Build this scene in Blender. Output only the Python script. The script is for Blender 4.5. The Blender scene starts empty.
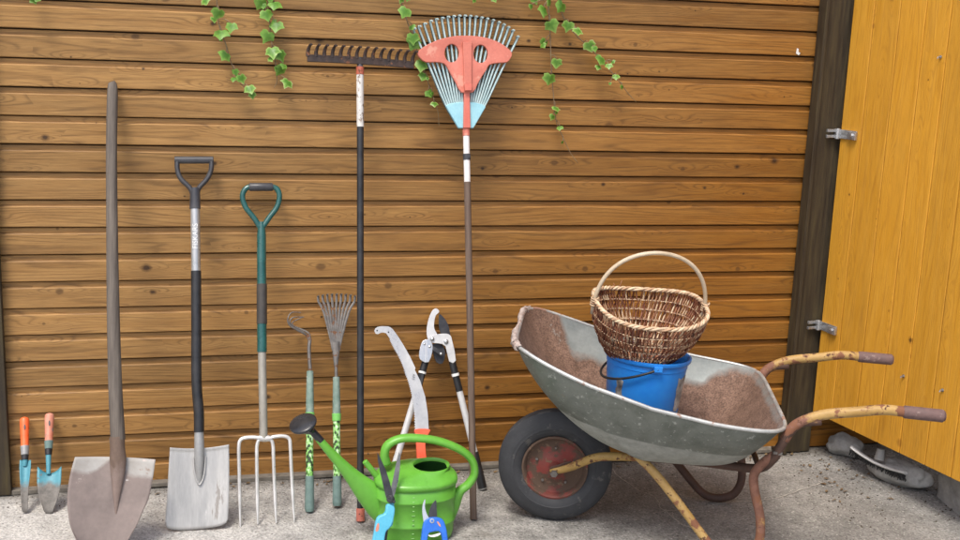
import bpy, bmesh, math, random
import numpy as np
from mathutils import Vector, Matrix, noise as mnoise
random.seed(7)
SC = bpy.context.scene
COL = SC.collection
PI = math.pi

# ------------------------------------------------------------------ camera
FPX, PITCH, YAW, ROLL, CZ, CD = 1116.06, .2033, .2422, .0371, 1.5999, 3.9204
f_ = Vector((math.sin(YAW)*math.cos(PITCH), math.cos(YAW)*math.cos(PITCH), -math.sin(PITCH)))
r0 = f_.cross(Vector((0, 0, 1))).normalized(); u0 = r0.cross(f_)
r_ = r0*math.cos(ROLL)+u0*math.sin(ROLL); u_ = -r0*math.sin(ROLL)+u0*math.cos(ROLL)
CAM = Vector((0, -CD, CZ))
cd = bpy.data.cameras.new('camera'); cam = bpy.data.objects.new('camera', cd); COL.objects.link(cam)
cam.matrix_world = Matrix(((r_.x, u_.x, -f_.x, CAM.x), (r_.y, u_.y, -f_.y, CAM.y), (r_.z, u_.z, -f_.z, CAM.z), (0, 0, 0, 1)))
cd.sensor_width = 36; cd.lens = 36*FPX/960; cd.clip_start = .05; cd.clip_end = 500
SC.camera = cam
# ------------------------------------------------------------------ light
SUN_EL, SUN_AZ = math.radians(62), math.radians(-35)      # azimuth measured from -Y (towards viewer) to +X
sun_from = Vector((math.cos(SUN_EL)*math.sin(SUN_AZ), -math.cos(SUN_EL)*math.cos(SUN_AZ), math.sin(SUN_EL)))
w = bpy.data.worlds.new('World'); SC.world = w; w.use_nodes = True
nt = w.node_tree; bg = nt.nodes['Background']
sky = nt.nodes.new('ShaderNodeTexSky'); sky.sky_type = 'NISHITA'; sky.sun_disc = False
sky.sun_elevation = SUN_EL; sky.sun_rotation = math.atan2(sun_from.x, sun_from.y)
sky.air_density = 1.0; sky.dust_density = 4.0; sky.ozone_density = 1.0
nt.links.new(sky.outputs[0], bg.inputs[0]); bg.inputs[1].default_value = .15
sd = bpy.data.lights.new('sun', 'SUN'); sd.energy = 1.8; sd.angle = math.radians(17); sd.color = (1, .95, .87)
so = bpy.data.objects.new('sun', sd); COL.objects.link(so)
so.rotation_euler = (-sun_from).to_track_quat('-Z', 'Y').to_euler()
SC.view_settings.view_transform = 'Standard'; SC.view_settings.look = 'None'
SC.view_settings.gamma = 1; SC.view_settings.use_curve_mapping = False
SC.view_settings.exposure = .55
SC.render.resolution_x = 1024; SC.render.resolution_y = 576

# ------------------------------------------------------------------ pixel helpers (photo pixels -> real points)
def ray(px, py): return (f_*FPX+r_*(px-480)-u_*(py-270)).normalized()
def at(px, py, y):
    d = ray(px, py); return CAM+d*((y-CAM.y)/d.y)
def gp(px, py, z=0):
    d = ray(px, py); return CAM+d*((z-CAM.z)/d.z)

# ------------------------------------------------------------------ mesh helpers
def cat(pts, k=6, closed=False):
    P = [np.array(p, float) for p in pts]; n = len(P); out = []
    rng = n if closed else n-1
    for i in range(rng):
        p1, p2 = P[i], P[(i+1) % n]
        p0 = P[(i-1) % n] if (closed or i > 0) else 2*p1-p2
        p3 = P[(i+2) % n] if (closed or i < n-2) else 2*p2-p1
        for j in range(k):
            t = j/k
            out.append(.5*((2*p1)+(-p0+p2)*t+(2*p0-5*p1+4*p2-p3)*t*t+(-p0+3*p1-3*p2+p3)*t**3))
    if not closed: out.append(P[-1])
    return [tuple(float(c) for c in q) for q in out]

class MB:
    def __init__(s): s.v = []; s.f = []; s.k = []
    def add(s, vs, fs, k=0.):
        o = len(s.v); s.v += [tuple(v) for v in vs]; s.f += [tuple(i+o for i in f) for f in fs]
        s.k += list(k) if hasattr(k, '__len__') else [k]*len(vs)
        return s
    def box(s, c, size, rot=None, k=0.):
        x, y, z = [q/2 for q in size]; R = rot or Matrix.Identity(3)
        vs = [Vector(c)+R@Vector((a*x, b*y, d*z)) for a in (-1, 1) for b in (-1, 1) for d in (-1, 1)]
        return s.add(vs, [(0, 1, 3, 2), (4, 6, 7, 5), (0, 4, 5, 1), (2, 3, 7, 6), (0, 2, 6, 4), (1, 5, 7, 3)], k)
    def tube(s, pts, r, n=12, b=None, hint=None, caps=True, closed=False, k=0.):
        P = [Vector(p[:3]) for p in pts]; m = len(P)
        R = r if hasattr(r, '__len__') else [r]*m
        B = (b if hasattr(b, '__len__') else [b]*m) if b is not None else R
        T = []
        for i in range(m):
            a = P[(i-1) % m] if (closed or i > 0) else P[i]; c = P[(i+1) % m] if (closed or i < m-1) else P[i]
            T.append((c-a).normalized())
        up = Vector(hint) if hint is not None else (Vector((0, 1, 0)) if abs(T[0].y) < .9 else Vector((1, 0, 0)))
        vs = []; ks = []; N = up
        for i in range(m):
            if hint is not None: N = up
            N = (N-T[i]*N.dot(T[i])).normalized(); A = T[i].cross(N).normalized()
            for j in range(n):
                t = 2*PI*j/n; vs.append(P[i]+A*(math.cos(t)*R[i])+N*(math.sin(t)*B[i])); ks.append(k if not hasattr(k, '__len__') else k[i])
        fs = []
        for i in range(m if closed else m-1):
            for j in range(n):
                a = i*n+j; b2 = i*n+(j+1) % n; i2 = ((i+1) % m)*n
                fs.append((a, b2, i2+(j+1) % n, i2+j))
        if caps and not closed: fs += [tuple(range(n-1, -1, -1)), tuple((m-1)*n+j for j in range(n))]
        return s.add(vs, fs, ks)
    def rings(s, R, cap0=True, cap1=True, k=None):       # list of rings of equal vertex count
        n = len(R[0]); vs = [v for r in R for v in r]; fs = []
        for i in range(len(R)-1):
            for j in range(n):
                fs.append((i*n+j, i*n+(j+1) % n, (i+1)*n+(j+1) % n, (i+1)*n+j))
        if cap0: fs.append(tuple(range(n-1, -1, -1)))
        if cap1: fs.append(tuple((len(R)-1)*n+j for j in range(n)))
        ks = [q for i, r in enumerate(R) for q in [k[i] if k else 0.]*n]
        return s.add(vs, fs, ks)
    def lathe(s, prof, n=32, c=(0, 0, 0), axis=(0, 0, 1), caps=False, k=0.):
        q = Vector((0, 0, 1)).rotation_difference(Vector(axis).normalized()); c = Vector(c)
        R = [[c+q@Vector((r*math.cos(2*PI*j/n), r*math.sin(2*PI*j/n), h)) for j in range(n)] for r, h in prof]
        return s.rings(R, caps, caps)
    def prism(s, pts, y0, y1, k=0.):                     # outline (x,z) extruded along y
        n = len(pts); ar = sum(pts[i][0]*pts[(i+1) % n][1]-pts[(i+1) % n][0]*pts[i][1] for i in range(n))
        if ar < 0: pts = pts[::-1]
        a, b = min(y0, y1), max(y0, y1)
        vs = [(p[0], a, p[1]) for p in pts]+[(p[0], b, p[1]) for p in pts]
        fs = [tuple(range(n)), tuple(range(2*n-1, n-1, -1))]+[(i, i+n, (i+1) % n+n, (i+1) % n) for i in range(n)]
        return s.add(vs, fs, k)
    def grid(s, G, k=None):
        m, n = len(G), len(G[0]); vs = [v for r in G for v in r]
        fs = [(i*n+j, i*n+j+1, (i+1)*n+j+1, (i+1)*n+j) for i in range(m-1) for j in range(n-1)]
        return s.add(vs, fs, [q for r in k for q in r] if k else 0.)
    def build(s, name, m, parent=None, sharp=38, bevel=0, sub=0, solid=0, seg=2, fix=True):
        me = bpy.data.meshes.new(name); me.from_pydata(s.v, [], s.f)
        at_ = me.attributes.new('k', 'FLOAT', 'POINT'); at_.data.foreach_set('value', s.k)
        if fix:
            bm = bmesh.new(); bm.from_mesh(me); bmesh.ops.recalc_face_normals(bm, faces=bm.faces); bm.to_mesh(me); bm.free()
        me.materials.append(m)
        for p in me.polygons: p.use_smooth = True
        if sharp < 180: me.set_sharp_from_angle(angle=math.radians(sharp))
        o = bpy.data.objects.new(name, me); COL.objects.link(o)
        if parent is not None: o.parent = parent
        if solid:
            q = o.modifiers.new('solid', 'SOLIDIFY'); q.thickness = solid; q.offset = 0
        if bevel:
            q = o.modifiers.new('bevel', 'BEVEL'); q.width = bevel; q.segments = seg; q.limit_method = 'ANGLE'; q.angle_limit = math.radians(35); q.harden_normals = True
        if sub:
            q = o.modifiers.new('sub', 'SUBSURF'); q.levels = sub; q.render_levels = sub
        return o

def tag(o, label, cat_, group=None, kind=None):
    if label: o['label'] = label
    if cat_: o['category'] = cat_
    if group: o['group'] = group
    if kind: o['kind'] = kind
    return o
def struct(o): o['kind'] = 'structure'; return o
def thing(name, label, cat_, loc=(0, 0, 0), group=None, mat=None):
    o = bpy.data.objects.new(name, None); COL.objects.link(o)
    o.empty_display_size = .05
    if mat is not None: o.matrix_world = mat
    else: o.location = loc
    return tag(o, label, cat_, group)

class Frame:                                             # a thing whose local z runs from its foot B to its top T
    def __init__(s, name, label, cat_, B, T, group=None, Y=(0, 1, 0)):
        B = Vector(B); T = Vector(T); Z = (T-B).normalized(); X = Vector(Y).cross(Z).normalized(); Yv = Z.cross(X)
        s.B, s.X, s.Y, s.Z = B, X, Yv, Z; s.L = (T-B).length
        M4 = Matrix(((X.x, Yv.x, Z.x, B.x), (X.y, Yv.y, Z.y, B.y), (X.z, Yv.z, Z.z, B.z), (0, 0, 0, 1)))
        s.o = thing(name, label, cat_, mat=M4, group=group)
    def l(s, px, py, off=0):
        d = ray(px, py); p0 = s.B+s.Y*off
        q = CAM+d*((p0-CAM).dot(s.Y)/d.dot(s.Y))-s.B
        return (q.dot(s.X), q.dot(s.Z))
    def p(s, px, py, off=0):
        x, z = s.l(px, py, off); return (x, off, z)
    def path(s, P, off=0): return [s.p(q[0], q[1], q[2] if len(q) > 2 else off) for q in P]
    def out(s, P, off=0, k=0, closed=True):
        Q = [s.l(a, b, off) for a, b in P]
        return cat(Q, k, closed) if k else Q

# ------------------------------------------------------------------ material helpers
def newmat(name):
    m = bpy.data.materials.new(name); m.use_nodes = True; nt = m.node_tree
    return m, nt, nt.nodes['Principled BSDF']
def N(nt, t, **kw):
    n = nt.nodes.new(t)
    for a, v in kw.items(): setattr(n, a, v)
    return n
def setin(n, **kw):
    for a, v in kw.items(): n.inputs[a.replace('_', ' ')].default_value = v
def math_(nt, op, a, b=None, c=None, clamp=False):
    n = N(nt, 'ShaderNodeMath', operation=op); n.use_clamp = clamp
    for i, v in enumerate((a, b, c)):
        if v is None: continue
        if isinstance(v, (int, float)): n.inputs[i].default_value = v
        else: nt.links.new(v, n.inputs[i])
    return n.outputs[0]
def ramp(nt, fac, stops):
    n = N(nt, 'ShaderNodeValToRGB'); nt.links.new(fac, n.inputs[0]); e = n.color_ramp.elements
    while len(e) < len(stops): e.new(.5)
    for q, (p, c) in zip(e, stops):
        q.position = p; q.color = (c, c, c, 1) if isinstance(c, (int, float)) else (*c, 1)
    return n.outputs[0]
def mix(nt, fac, a, b, mode='MIX'):
    n = N(nt, 'ShaderNodeMix', data_type='RGBA', blend_type=mode)
    for i, v in ((0, fac), (6, a), (7, b)):
        if isinstance(v, (int, float)): n.inputs[i].default_value = v
        elif isinstance(v, (tuple, list)): n.inputs[i].default_value = (*v, 1)
        else: nt.links.new(v, n.inputs[i])
    return n.outputs[2]
def coords(nt, scale=(1, 1, 1)):
    t = N(nt, 'ShaderNodeTexCoord'); m = N(nt, 'ShaderNodeMapping'); m.inputs['Scale'].default_value = scale
    nt.links.new(t.outputs['Object'], m.inputs['Vector']); return m.outputs[0]
def noise(nt, vec, scale, detail=5, rough=.6, dist=0):
    n = N(nt, 'ShaderNodeTexNoise'); setin(n, Scale=scale, Detail=detail, Roughness=rough, Distortion=dist)
    nt.links.new(vec, n.inputs['Vector']); return n.outputs[0]
def bump(nt, bs, h, strength=.3, dist=.002, prev=None):
    b = N(nt, 'ShaderNodeBump'); setin(b, Strength=strength, Distance=dist); nt.links.new(h, b.inputs['Height'])
    if prev: nt.links.new(prev, b.inputs['Normal'])
    nt.links.new(b.outputs[0], bs.inputs['Normal']); return b.outputs[0]
def M(name, cols, scale=30, rough=.5, metal=0, bmp=.15, st=(1, 1, 1), spots=None, dist=.001, rvar=.15, coat=0, spec=.5, kmix=None, bmp2=0):
    m, nt, bs = newmat(name); v = coords(nt, st); n1 = noise(nt, v, scale)
    c = ramp(nt, n1, [(.3+.4*i/max(1, len(cols)-1), q) for i, q in enumerate(cols)] if len(cols) > 1 else [(.3, cols[0]), (.7, tuple(x*.85 for x in cols[0]))])
    n2 = noise(nt, v, scale*7, 4)
    c = mix(nt, .25, c, ramp(nt, n2, [(.3, .35), (.7, .65)]), 'OVERLAY')
    ro = ramp(nt, n1, [(.3, max(.04, rough-rvar)), (.7, min(1, rough+rvar))])
    met = None
    if kmix:                                             # (colours, width) attribute-driven second coat
        at_ = N(nt, 'ShaderNodeAttribute', attribute_name='k')
        e = math_(nt, 'ADD', at_.outputs['Fac'], math_(nt, 'MULTIPLY', math_(nt, 'SUBTRACT', n1, .5), kmix[1]))
        fk = ramp(nt, e, [(.42, 0), (.58, 1)])
        kc = ramp(nt, noise(nt, v, scale*1.7, 8, .7), [(.3, kmix[0][0]), (.7, kmix[0][1])])
        if bmp2: kc = mix(nt, .8, kc, ramp(nt, noise(nt, v, 170, 3), [(.35, .25), (.65, .75)]), 'OVERLAY')
        c = mix(nt, fk, c, kc)
        ro = mix(nt, fk, ro, (.85,)*3); met = math_(nt, 'MULTIPLY', math_(nt, 'SUBTRACT', 1, fk), metal)
    if spots:
        for (scol, sscale, thr, sr) in spots:
            n3 = noise(nt, v, sscale, 6, .65); fk = ramp(nt, n3, [(thr, 0), (min(1, thr+.04), 1)])
            c = mix(nt, fk, c, scol); ro = mix(nt, fk, ro, (sr,)*3)
            mm = math_(nt, 'SUBTRACT', 1, fk)
            met = math_(nt, 'MULTIPLY', mm, met if met is not None else float(metal))
    nt.links.new(c, bs.inputs['Base Color']); nt.links.new(ro, bs.inputs['Roughness'])
    if met is not None: nt.links.new(met, bs.inputs['Metallic'])
    else: bs.inputs['Metallic'].default_value = metal
    bs.inputs['Coat Weight'].default_value = coat; bs.inputs['Specular IOR Level'].default_value = spec
    bump(nt, bs, math_(nt, 'ADD', n1, math_(nt, 'MULTIPLY', n2, .5)), bmp, dist)
    return m

S = .093                                                  # board pitch of the cladding
def wood_mat(name, cA, cB, vertical=False, pitch=S, dark=(.05, .022, .008), fade_bounce=True, rough=.5, kn=.40):
    m, nt, bs = newmat(name)
    tc = N(nt, 'ShaderNodeTexCoord'); sp = N(nt, 'ShaderNodeSeparateXYZ'); nt.links.new(tc.outputs['Object'], sp.inputs[0])
    along, across = (sp.outputs[2], sp.outputs[0]) if vertical else (sp.outputs[0], sp.outputs[2])
    idx = math_(nt, 'FLOOR', math_(nt, 'DIVIDE', math_(nt, 'SUBTRACT', across, .003), pitch))
    wn = N(nt, 'ShaderNodeTexWhiteNoise', noise_dimensions='1D'); nt.links.new(idx, wn.inputs['W']); rnd = wn.outputs[0]
    al = math_(nt, 'ADD', along, math_(nt, 'MULTIPLY', rnd, 37.)); ac = math_(nt, 'ADD', across, math_(nt, 'MULTIPLY', idx, 3.17))
    def comb(a, b, sa, sb):
        c = N(nt, 'ShaderNodeCombineXYZ'); nt.links.new(math_(nt, 'MULTIPLY', a, sa), c.inputs[0]); nt.links.new(math_(nt, 'MULTIPLY', b, sb), c.inputs[1]); return c.outputs[0]
    vo = N(nt, 'ShaderNodeTexVoronoi', voronoi_dimensions='2D'); vo.inputs['Scale'].default_value = 6.5
    nt.links.new(comb(al, ac, .8, 1.), vo.inputs['Vector'])
    sc = N(nt, 'ShaderNodeSeparateColor'); nt.links.new(vo.outputs['Color'], sc.inputs[0])
    has = math_(nt, 'GREATER_THAN', sc.outputs[0], kn)
    d0 = math_(nt, 'ADD', vo.outputs['Distance'], math_(nt, 'MULTIPLY', math_(nt, 'SUBTRACT', noise(nt, comb(al, ac, 60, 60), 1, 2), .5), .05))
    size = math_(nt, 'MULTIPLY_ADD', math_(nt, 'POWER', sc.outputs[1], 2.6), .10, .014)
    d = math_(nt, 'DIVIDE', d0, size)
    vs_ = N(nt, 'ShaderNodeVectorMath', operation='SUBTRACT'); nt.links.new(comb(al, ac, .8, 1.), vs_.inputs[0]); nt.links.new(vo.outputs['Position'], vs_.inputs[1])
    sx = N(nt, 'ShaderNodeSeparateXYZ'); nt.links.new(vs_.outputs[0], sx.inputs[0])
    ex = math_(nt, 'ADD', math_(nt, 'POWER', math_(nt, 'ABSOLUTE', math_(nt, 'MULTIPLY', sx.outputs[0], 17)), 1.6), math_(nt, 'POWER', math_(nt, 'ABSOLUTE', math_(nt, 'MULTIPLY', sx.outputs[1], 62)), 2.))
    bul = math_(nt, 'MULTIPLY', math_(nt, 'EXPONENT', math_(nt, 'MULTIPLY', ex, -1.)), math_(nt, 'GREATER_THAN', sc.outputs[0], kn-.22))
    low = noise(nt, comb(al, ac, .75, 9), 1, 2.5, .45)
    wv = math_(nt, 'ADD', math_(nt, 'MULTIPLY', ac, 330), math_(nt, 'ADD', math_(nt, 'MULTIPLY', low, 80), math_(nt, 'MULTIPLY', bul, 21)))
    rings = math_(nt, 'MULTIPLY_ADD', math_(nt, 'SINE', wv), .5, .5)
    rings = math_(nt, 'POWER', rings, 4)
    rings = math_(nt, 'MULTIPLY', rings, ramp(nt, noise(nt, comb(al, ac, 5, 30), 1, 3), [(.35, .25), (.6, 1)]))
    fine = noise(nt, comb(al, ac, 12, 600), 1, 5, .65)
    med = noise(nt, comb(al, ac, 3.5, 40), 1, 4, .6)
    base = ramp(nt, med, [(.25, cA[0]), (.75, cA[1])])
    if fade_bounce:
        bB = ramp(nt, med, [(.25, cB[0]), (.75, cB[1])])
        t = math_(nt, 'ADD', math_(nt, 'MULTIPLY', along, .5), math_(nt, 'MULTIPLY', math_(nt, 'SUBTRACT', .93, across), .42))  # faded top left; warm door bounce and weaker sky light painted in towards right
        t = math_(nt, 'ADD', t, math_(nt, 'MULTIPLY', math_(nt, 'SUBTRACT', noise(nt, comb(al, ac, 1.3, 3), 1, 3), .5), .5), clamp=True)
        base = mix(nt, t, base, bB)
    base = mix(nt, math_(nt, 'MULTIPLY', rings, .72 if fade_bounce else .5), base, mix(nt, .62, base, dark))
    base = mix(nt, math_(nt, 'MULTIPLY', ramp(nt, fine, [(.35, 1), (.55, 0)]), .42), base, dark)
    vr = math_(nt, 'MULTIPLY_ADD', rnd, .34 if fade_bounce else .12, .84 if fade_bounce else .94)
    hs = N(nt, 'ShaderNodeHueSaturation'); nt.links.new(base, hs.inputs['Color']); nt.links.new(vr, hs.inputs['Value'])
    base = hs.outputs[0]
    halo = math_(nt, 'MULTIPLY', ramp(nt, d, [(.0, 1), (1.0, .0)]), 1)
    kf = math_(nt, 'MULTIPLY', ramp(nt, math_(nt, 'MULTIPLY', d, .5), [(.30, 1), (.52, 0)]), has)
    base = mix(nt, math_(nt, 'MULTIPLY', kf, .58), base, dark)
    core = math_(nt, 'MULTIPLY', math_(nt, 'MULTIPLY', ramp(nt, d, [(.35, 1), (.55, 0)]), has), math_(nt, 'GREATER_THAN', sc.outputs[2], .5))
    base = mix(nt, math_(nt, 'MULTIPLY', core, .7), base, (.02, .01, .006))
    # dirty water streaks and dust
    dirt = noise(nt, comb(along, across, 3, 14), 1, 6, .7)
    base = mix(nt, math_(nt, 'MULTIPLY', ramp(nt, dirt, [(.52, 0), (.72, 1)]), .3), base, mix(nt, .5, base, (.07, .05, .03)))
    nt.links.new(base, bs.inputs['Base Color'])
    nt.links.new(ramp(nt, med, [(.3, rough-.1), (.7, rough+.12)]), bs.inputs['Roughness'])
    bs.inputs['Specular IOR Level'].default_value = .35
    h = math_(nt, 'ADD', math_(nt, 'MULTIPLY', fine, .6), math_(nt, 'MULTIPLY', rings, -.35))
    bump(nt, bs, h, .45, .0014)
    return m

def ground_mat():
    m, nt, bs = newmat('worn_asphalt'); v = coords(nt)
    big = noise(nt, v, 1.6, 6, .65); mid = noise(nt, v, 9, 6, .7); fine = noise(nt, v, 130, 5, .75)
    vo = N(nt, 'ShaderNodeTexVoronoi'); vo.inputs['Scale'].default_value = 95; nt.links.new(v, vo.inputs['Vector'])
    vo2 = N(nt, 'ShaderNodeTexVoronoi'); vo2.inputs['Scale'].default_value = 210; nt.links.new(v, vo2.inputs['Vector'])
    c = ramp(nt, big, [(.3, (.185, .18, .167)), (.7, (.325, .315, .295))])
    c = mix(nt, .75, c, ramp(nt, mid, [(.3, .34), (.7, .68)]), 'OVERLAY')
    c = mix(nt, .8, c, ramp(nt, fine, [(.32, .2), (.68, .8)]), 'OVERLAY')
    # lighter, drier concrete dust at the left front
    sp = N(nt, 'ShaderNodeSeparateXYZ'); nt.links.new(v, sp.inputs[0])
    e = math_(nt, 'ADD', math_(nt, 'MULTIPLY', math_(nt, 'SUBTRACT', 1.0, sp.outputs[0]), .42), math_(nt, 'MULTIPLY', math_(nt, 'SUBTRACT', mid, .5), 1.3))
    e = math_(nt, 'ADD', e, math_(nt, 'MULTIPLY', math_(nt, 'ADD', sp.outputs[1], .3), -.5))
    c = mix(nt, math_(nt, 'MULTIPLY', ramp(nt, e, [(-.0, 0), (.7, 1)]), .85), c, mix(nt, ramp(nt, fine, [(.35, 0), (.65, 1)]), (.36, .35, .33), (.78, .76, .72)))
    sc = N(nt, 'ShaderNodeSeparateColor'); nt.links.new(vo.outputs['Color'], sc.inputs[0])
    st = math_(nt, 'MULTIPLY', math_(nt, 'GREATER_THAN', sc.outputs[0], .82), ramp(nt, vo.outputs['Distance'], [(.2, 1), (.34, 0)]))
    c = mix(nt, math_(nt, 'MULTIPLY', st, .65), c, (.62, .60, .55))
    dk = math_(nt, 'MULTIPLY', math_(nt, 'LESS_THAN', sc.outputs[1], .16), ramp(nt, vo.outputs['Distance'], [(.2, 1), (.4, 0)]))
    c = mix(nt, math_(nt, 'MULTIPLY', dk, .6), c, (.04, .037, .032))
    soil = noise(nt, v, 3.2, 7, .75); 
    c = mix(nt, math_(nt, 'MULTIPLY', ramp(nt, soil, [(.56, 0), (.7, 1)]), .5), c, (.10, .085, .06))
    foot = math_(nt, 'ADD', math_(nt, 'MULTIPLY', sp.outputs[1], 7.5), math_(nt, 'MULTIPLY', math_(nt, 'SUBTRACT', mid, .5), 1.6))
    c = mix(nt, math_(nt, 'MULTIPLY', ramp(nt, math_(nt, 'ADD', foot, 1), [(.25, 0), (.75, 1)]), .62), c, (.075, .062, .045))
    nt.links.new(c, bs.inputs['Base Color']); bs.inputs['Roughness'].default_value = .92; bs.inputs['Specular IOR Level'].default_value = .25
    h = math_(nt, 'ADD', math_(nt, 'MULTIPLY', vo.outputs['Distance'], -.8), math_(nt, 'ADD', fine, math_(nt, 'MULTIPLY', mid, 1.5)))
    bump(nt, bs, h, .8, .006)
    return m

RUST = (.13, .05, .022)
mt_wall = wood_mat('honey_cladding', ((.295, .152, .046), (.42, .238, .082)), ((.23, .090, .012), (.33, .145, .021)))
mt_door = wood_mat('yellow_planks', ((.60, .285, .024), (.68, .345, .038)), None, vertical=True, pitch=.1225, dark=(.30, .12, .015), fade_bounce=False, rough=.5, kn=.66)
mt_post = M('dark_stained_post', [(.016, .010, .005), (.038, .026, .011), (.068, .050, .019)], 9, .7, 0, .5, (6, 6, .5), dist=.002)
mt_dark = M('dark_stained_timber', [(.03, .017, .01), (.06, .035, .02)], 8, .8, 0, .3, (1, 1, 5))
mt_grnd = ground_mat()
mt_sill = M('weathered_sill', [(.10, .085, .065), (.22, .20, .17)], 22, .85, 0, .5)
mt_oldwood = M('grey_old_shaft', [(.065, .052, .042), (.115, .095, .078), (.165, .14, .115)], 14, .75, 0, .7, (7, 7, .45), dist=.0015)
mt_brownwood = M('brown_old_shaft', [(.07, .045, .032), (.12, .08, .058), (.16, .115, .085)], 14, .7, 0, .6, (7, 7, .5))
mt_shovel = M('worn_steel_pinkish', [(.17, .135, .12), (.26, .21, .19)], 9, .6, .2, .25, spots=[((.44, .38, .35), 9, .64, .5), ((.20, .12, .09), 25, .66, .8), ((.22, .14, .10), 5, .60, .7), ((.48, .44, .41), 38, .68, .5)], kmix=(((.40, .39, .37), (.30, .28, .255)), .5))
mt_socket = M('rusty_socket', [(.12, .08, .058), (.22, .155, .12)], 25, .65, .3, .3, (1, 1, .5), kmix=(((.16, .115, .095), (.24, .18, .155)), .9))
mt_spade = M('scratched_bright_steel', [(.36, .355, .345), (.50, .495, .48)], 9, .45, .25, .25, (2.5, 2.5, .5), spots=[((.28, .26, .24), 10, .60, .6), ((.60, .59, .57), 22, .66, .35), ((.16, .09, .06), 40, .74, .8)])
mt_grey = M('grey_painted_steel', [(.27, .27, .27), (.36, .36, .35)], 20, .45, .3, .1)
mt_silver = M('silver_tube', [(.42, .42, .41), (.55, .55, .54)], 25, .35, .6, .1, (1, 1, .3))
mt_blackpl = M('black_plastic', [(.012, .012, .013), (.026, .026, .028)], 30, .42, 0, .15)
mt_charcoal = M('charcoal_plastic', [(.035, .035, .04), (.065, .065, .07)], 30, .45, 0, .1)
mt_teal = M('teal_lacquer', [(.008, .065, .058), (.016, .10, .088)], 20, .28, 0, .08, spots=[((.06, .13, .12), 40, .68, .6)], coat=.4)
mt_tine = M('pale_steel_tines', [(.55, .54, .52), (.72, .71, .69)], 25, .4, .35, .15, spots=[((.30, .22, .16), 60, .69, .8)])
mt_orange = M('orange_plastic', [(.80, .11, .025), (.88, .17, .05)], 25, .4, 0, .06)
mt_faded = M('faded_salmon_plastic', [(.55, .17, .10), (.62, .30, .22)], 25, .5, 0, .1, spots=[((.26, .20, .18), 30, .6, .7)])
mt_blueblade = M('turquoise_enamel_worn', [(.05, .21, .27), (.085, .29, .35)], 20, .45, .1, .15, spots=[((.15, .14, .12), 35, .60, .7)], kmix=(((.10, .095, .085), (.24, .22, .20)), .6))
mt_green = M('green_can_plastic', [(.11, .345, .035), (.135, .40, .048)], 6, .36, 0, .05, rvar=.12, spots=[((.17, .37, .09), 60, .66, .6), ((.15, .27, .08), 9, .66, .65)])
mt_grn_band = M('light_green_plastic', [(.16, .48, .10), (.22, .55, .14)], 30, .45, 0, .1)
mt_slate = M('grey_green_grip', [(.10, .16, .15), (.16, .24, .215)], 40, .7, 0, .3)
mt_sleeve = M('worn_grey_green_sleeve', [(.12, .19, .155), (.24, .31, .265)], 35, .65, 0, .3, spots=[((.50, .52, .46), 50, .62, .8)])
mt_coralpl = M('coral_red_plastic', [(.50, .14, .095), (.58, .18, .128)], 15, .5, 0, .1, spots=[((.62, .27, .20), 12, .60, .7)])
mt_paleblue = M('pale_blue_plastic', [(.24, .50, .58), (.32, .58, .65)], 18, .5, 0, .1)
mt_tinepale = M('pale_blue_tines', [(.33, .47, .48), (.50, .62, .62)], 40, .45, 0, .1, kmix=(((.035, .065, .075), (.07, .11, .12)), .1))
mt_redpaint = M('flaking_red_paint', [(.35, .075, .04), (.45, .12, .07)], 30, .55, 0, .4, spots=[(RUST, 50, .52, .85)])
mt_flakewhite = M('flaked_white_sleeve', [(.55, .53, .49), (.68, .66, .62)], 30, .5, .1, .4, (1, 1, .5), spots=[((.22, .16, .12), 70, .55, .8)])
mt_rakeiron = M('brown_rusty_iron', [(.030, .020, .017), (.065, .040, .032)], 30, .7, .1, .5, spots=[((.19, .08, .04), 45, .6, .9)])
mt_alu = M('brushed_aluminium', [(.62, .62, .62), (.74, .74, .74)], 30, .32, .75, .08, (6, 6, .3))
mt_alupaint = M('satin_silver_paint', [(.56, .56, .56), (.66, .66, .66)], 30, .4, .2, .08)
mt_steel = M('saw_steel', [(.42, .42, .42), (.50, .50, .49)], 12, .38, .5, .1, spots=[((.26, .22, .18), 30, .68, .6)])
mt_darksteel = M('dark_blade_steel', [(.035, .035, .04), (.08, .08, .085)], 30, .4, .5, .15)
mt_rustsheen = M('grey_rusty_wire', [(.11, .10, .09), (.20, .185, .17)], 50, .5, .4, .2, spots=[((.15, .07, .035), 60, .58, .85)])
mt_white = M('white_mark', [(.72, .72, .70), (.78, .78, .76)], 40, .55, 0, .05)
mt_shblue = M('light_blue_handle', [(.08, .40, .58), (.12, .48, .66)], 30, .38, 0, .08)
mt_secblue = M('royal_blue_handle', [(.02, .12, .55), (.03, .17, .62)], 30, .35, 0, .08)
mt_bucket = M('blue_bucket_plastic', [(.022, .25, .78), (.03, .29, .86)], 6, .38, 0, .05, spots=[((.05, .28, .70), 30, .66, .6)])
mt_tyre = M('dusty_black_rubber', [(.022, .023, .026), (.045, .046, .05)], 14, .72, 0, .3, spots=[((.085, .082, .078), 20, .60, .9)])
mt_rimred = M('rusty_red_rim', [(.13, .04, .03), (.26, .045, .035)], 12, .7, .05, .5, spots=[((.10, .062, .042), 7, .46, .9), ((.17, .11, .07), 45, .60, .95)])
mt_yellow = M('flaking_yellow_paint', [(.27, .165, .045), (.40, .25, .07)], 18, .6, 0, .5, spots=[((.20, .085, .035), 13, .535, .9), ((.09, .04, .022), 36, .60, .9)])
mt_yr = M('yellow_paint_turning_to_rust', [(.34, .20, .055), (.46, .30, .11)], 18, .6, 0, .5, spots=[((.20, .085, .045), 22, .54, .9), ((.09, .04, .022), 36, .60, .9)], kmix=(((.13, .055, .035), (.25, .12, .08)), 2.2))
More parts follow.
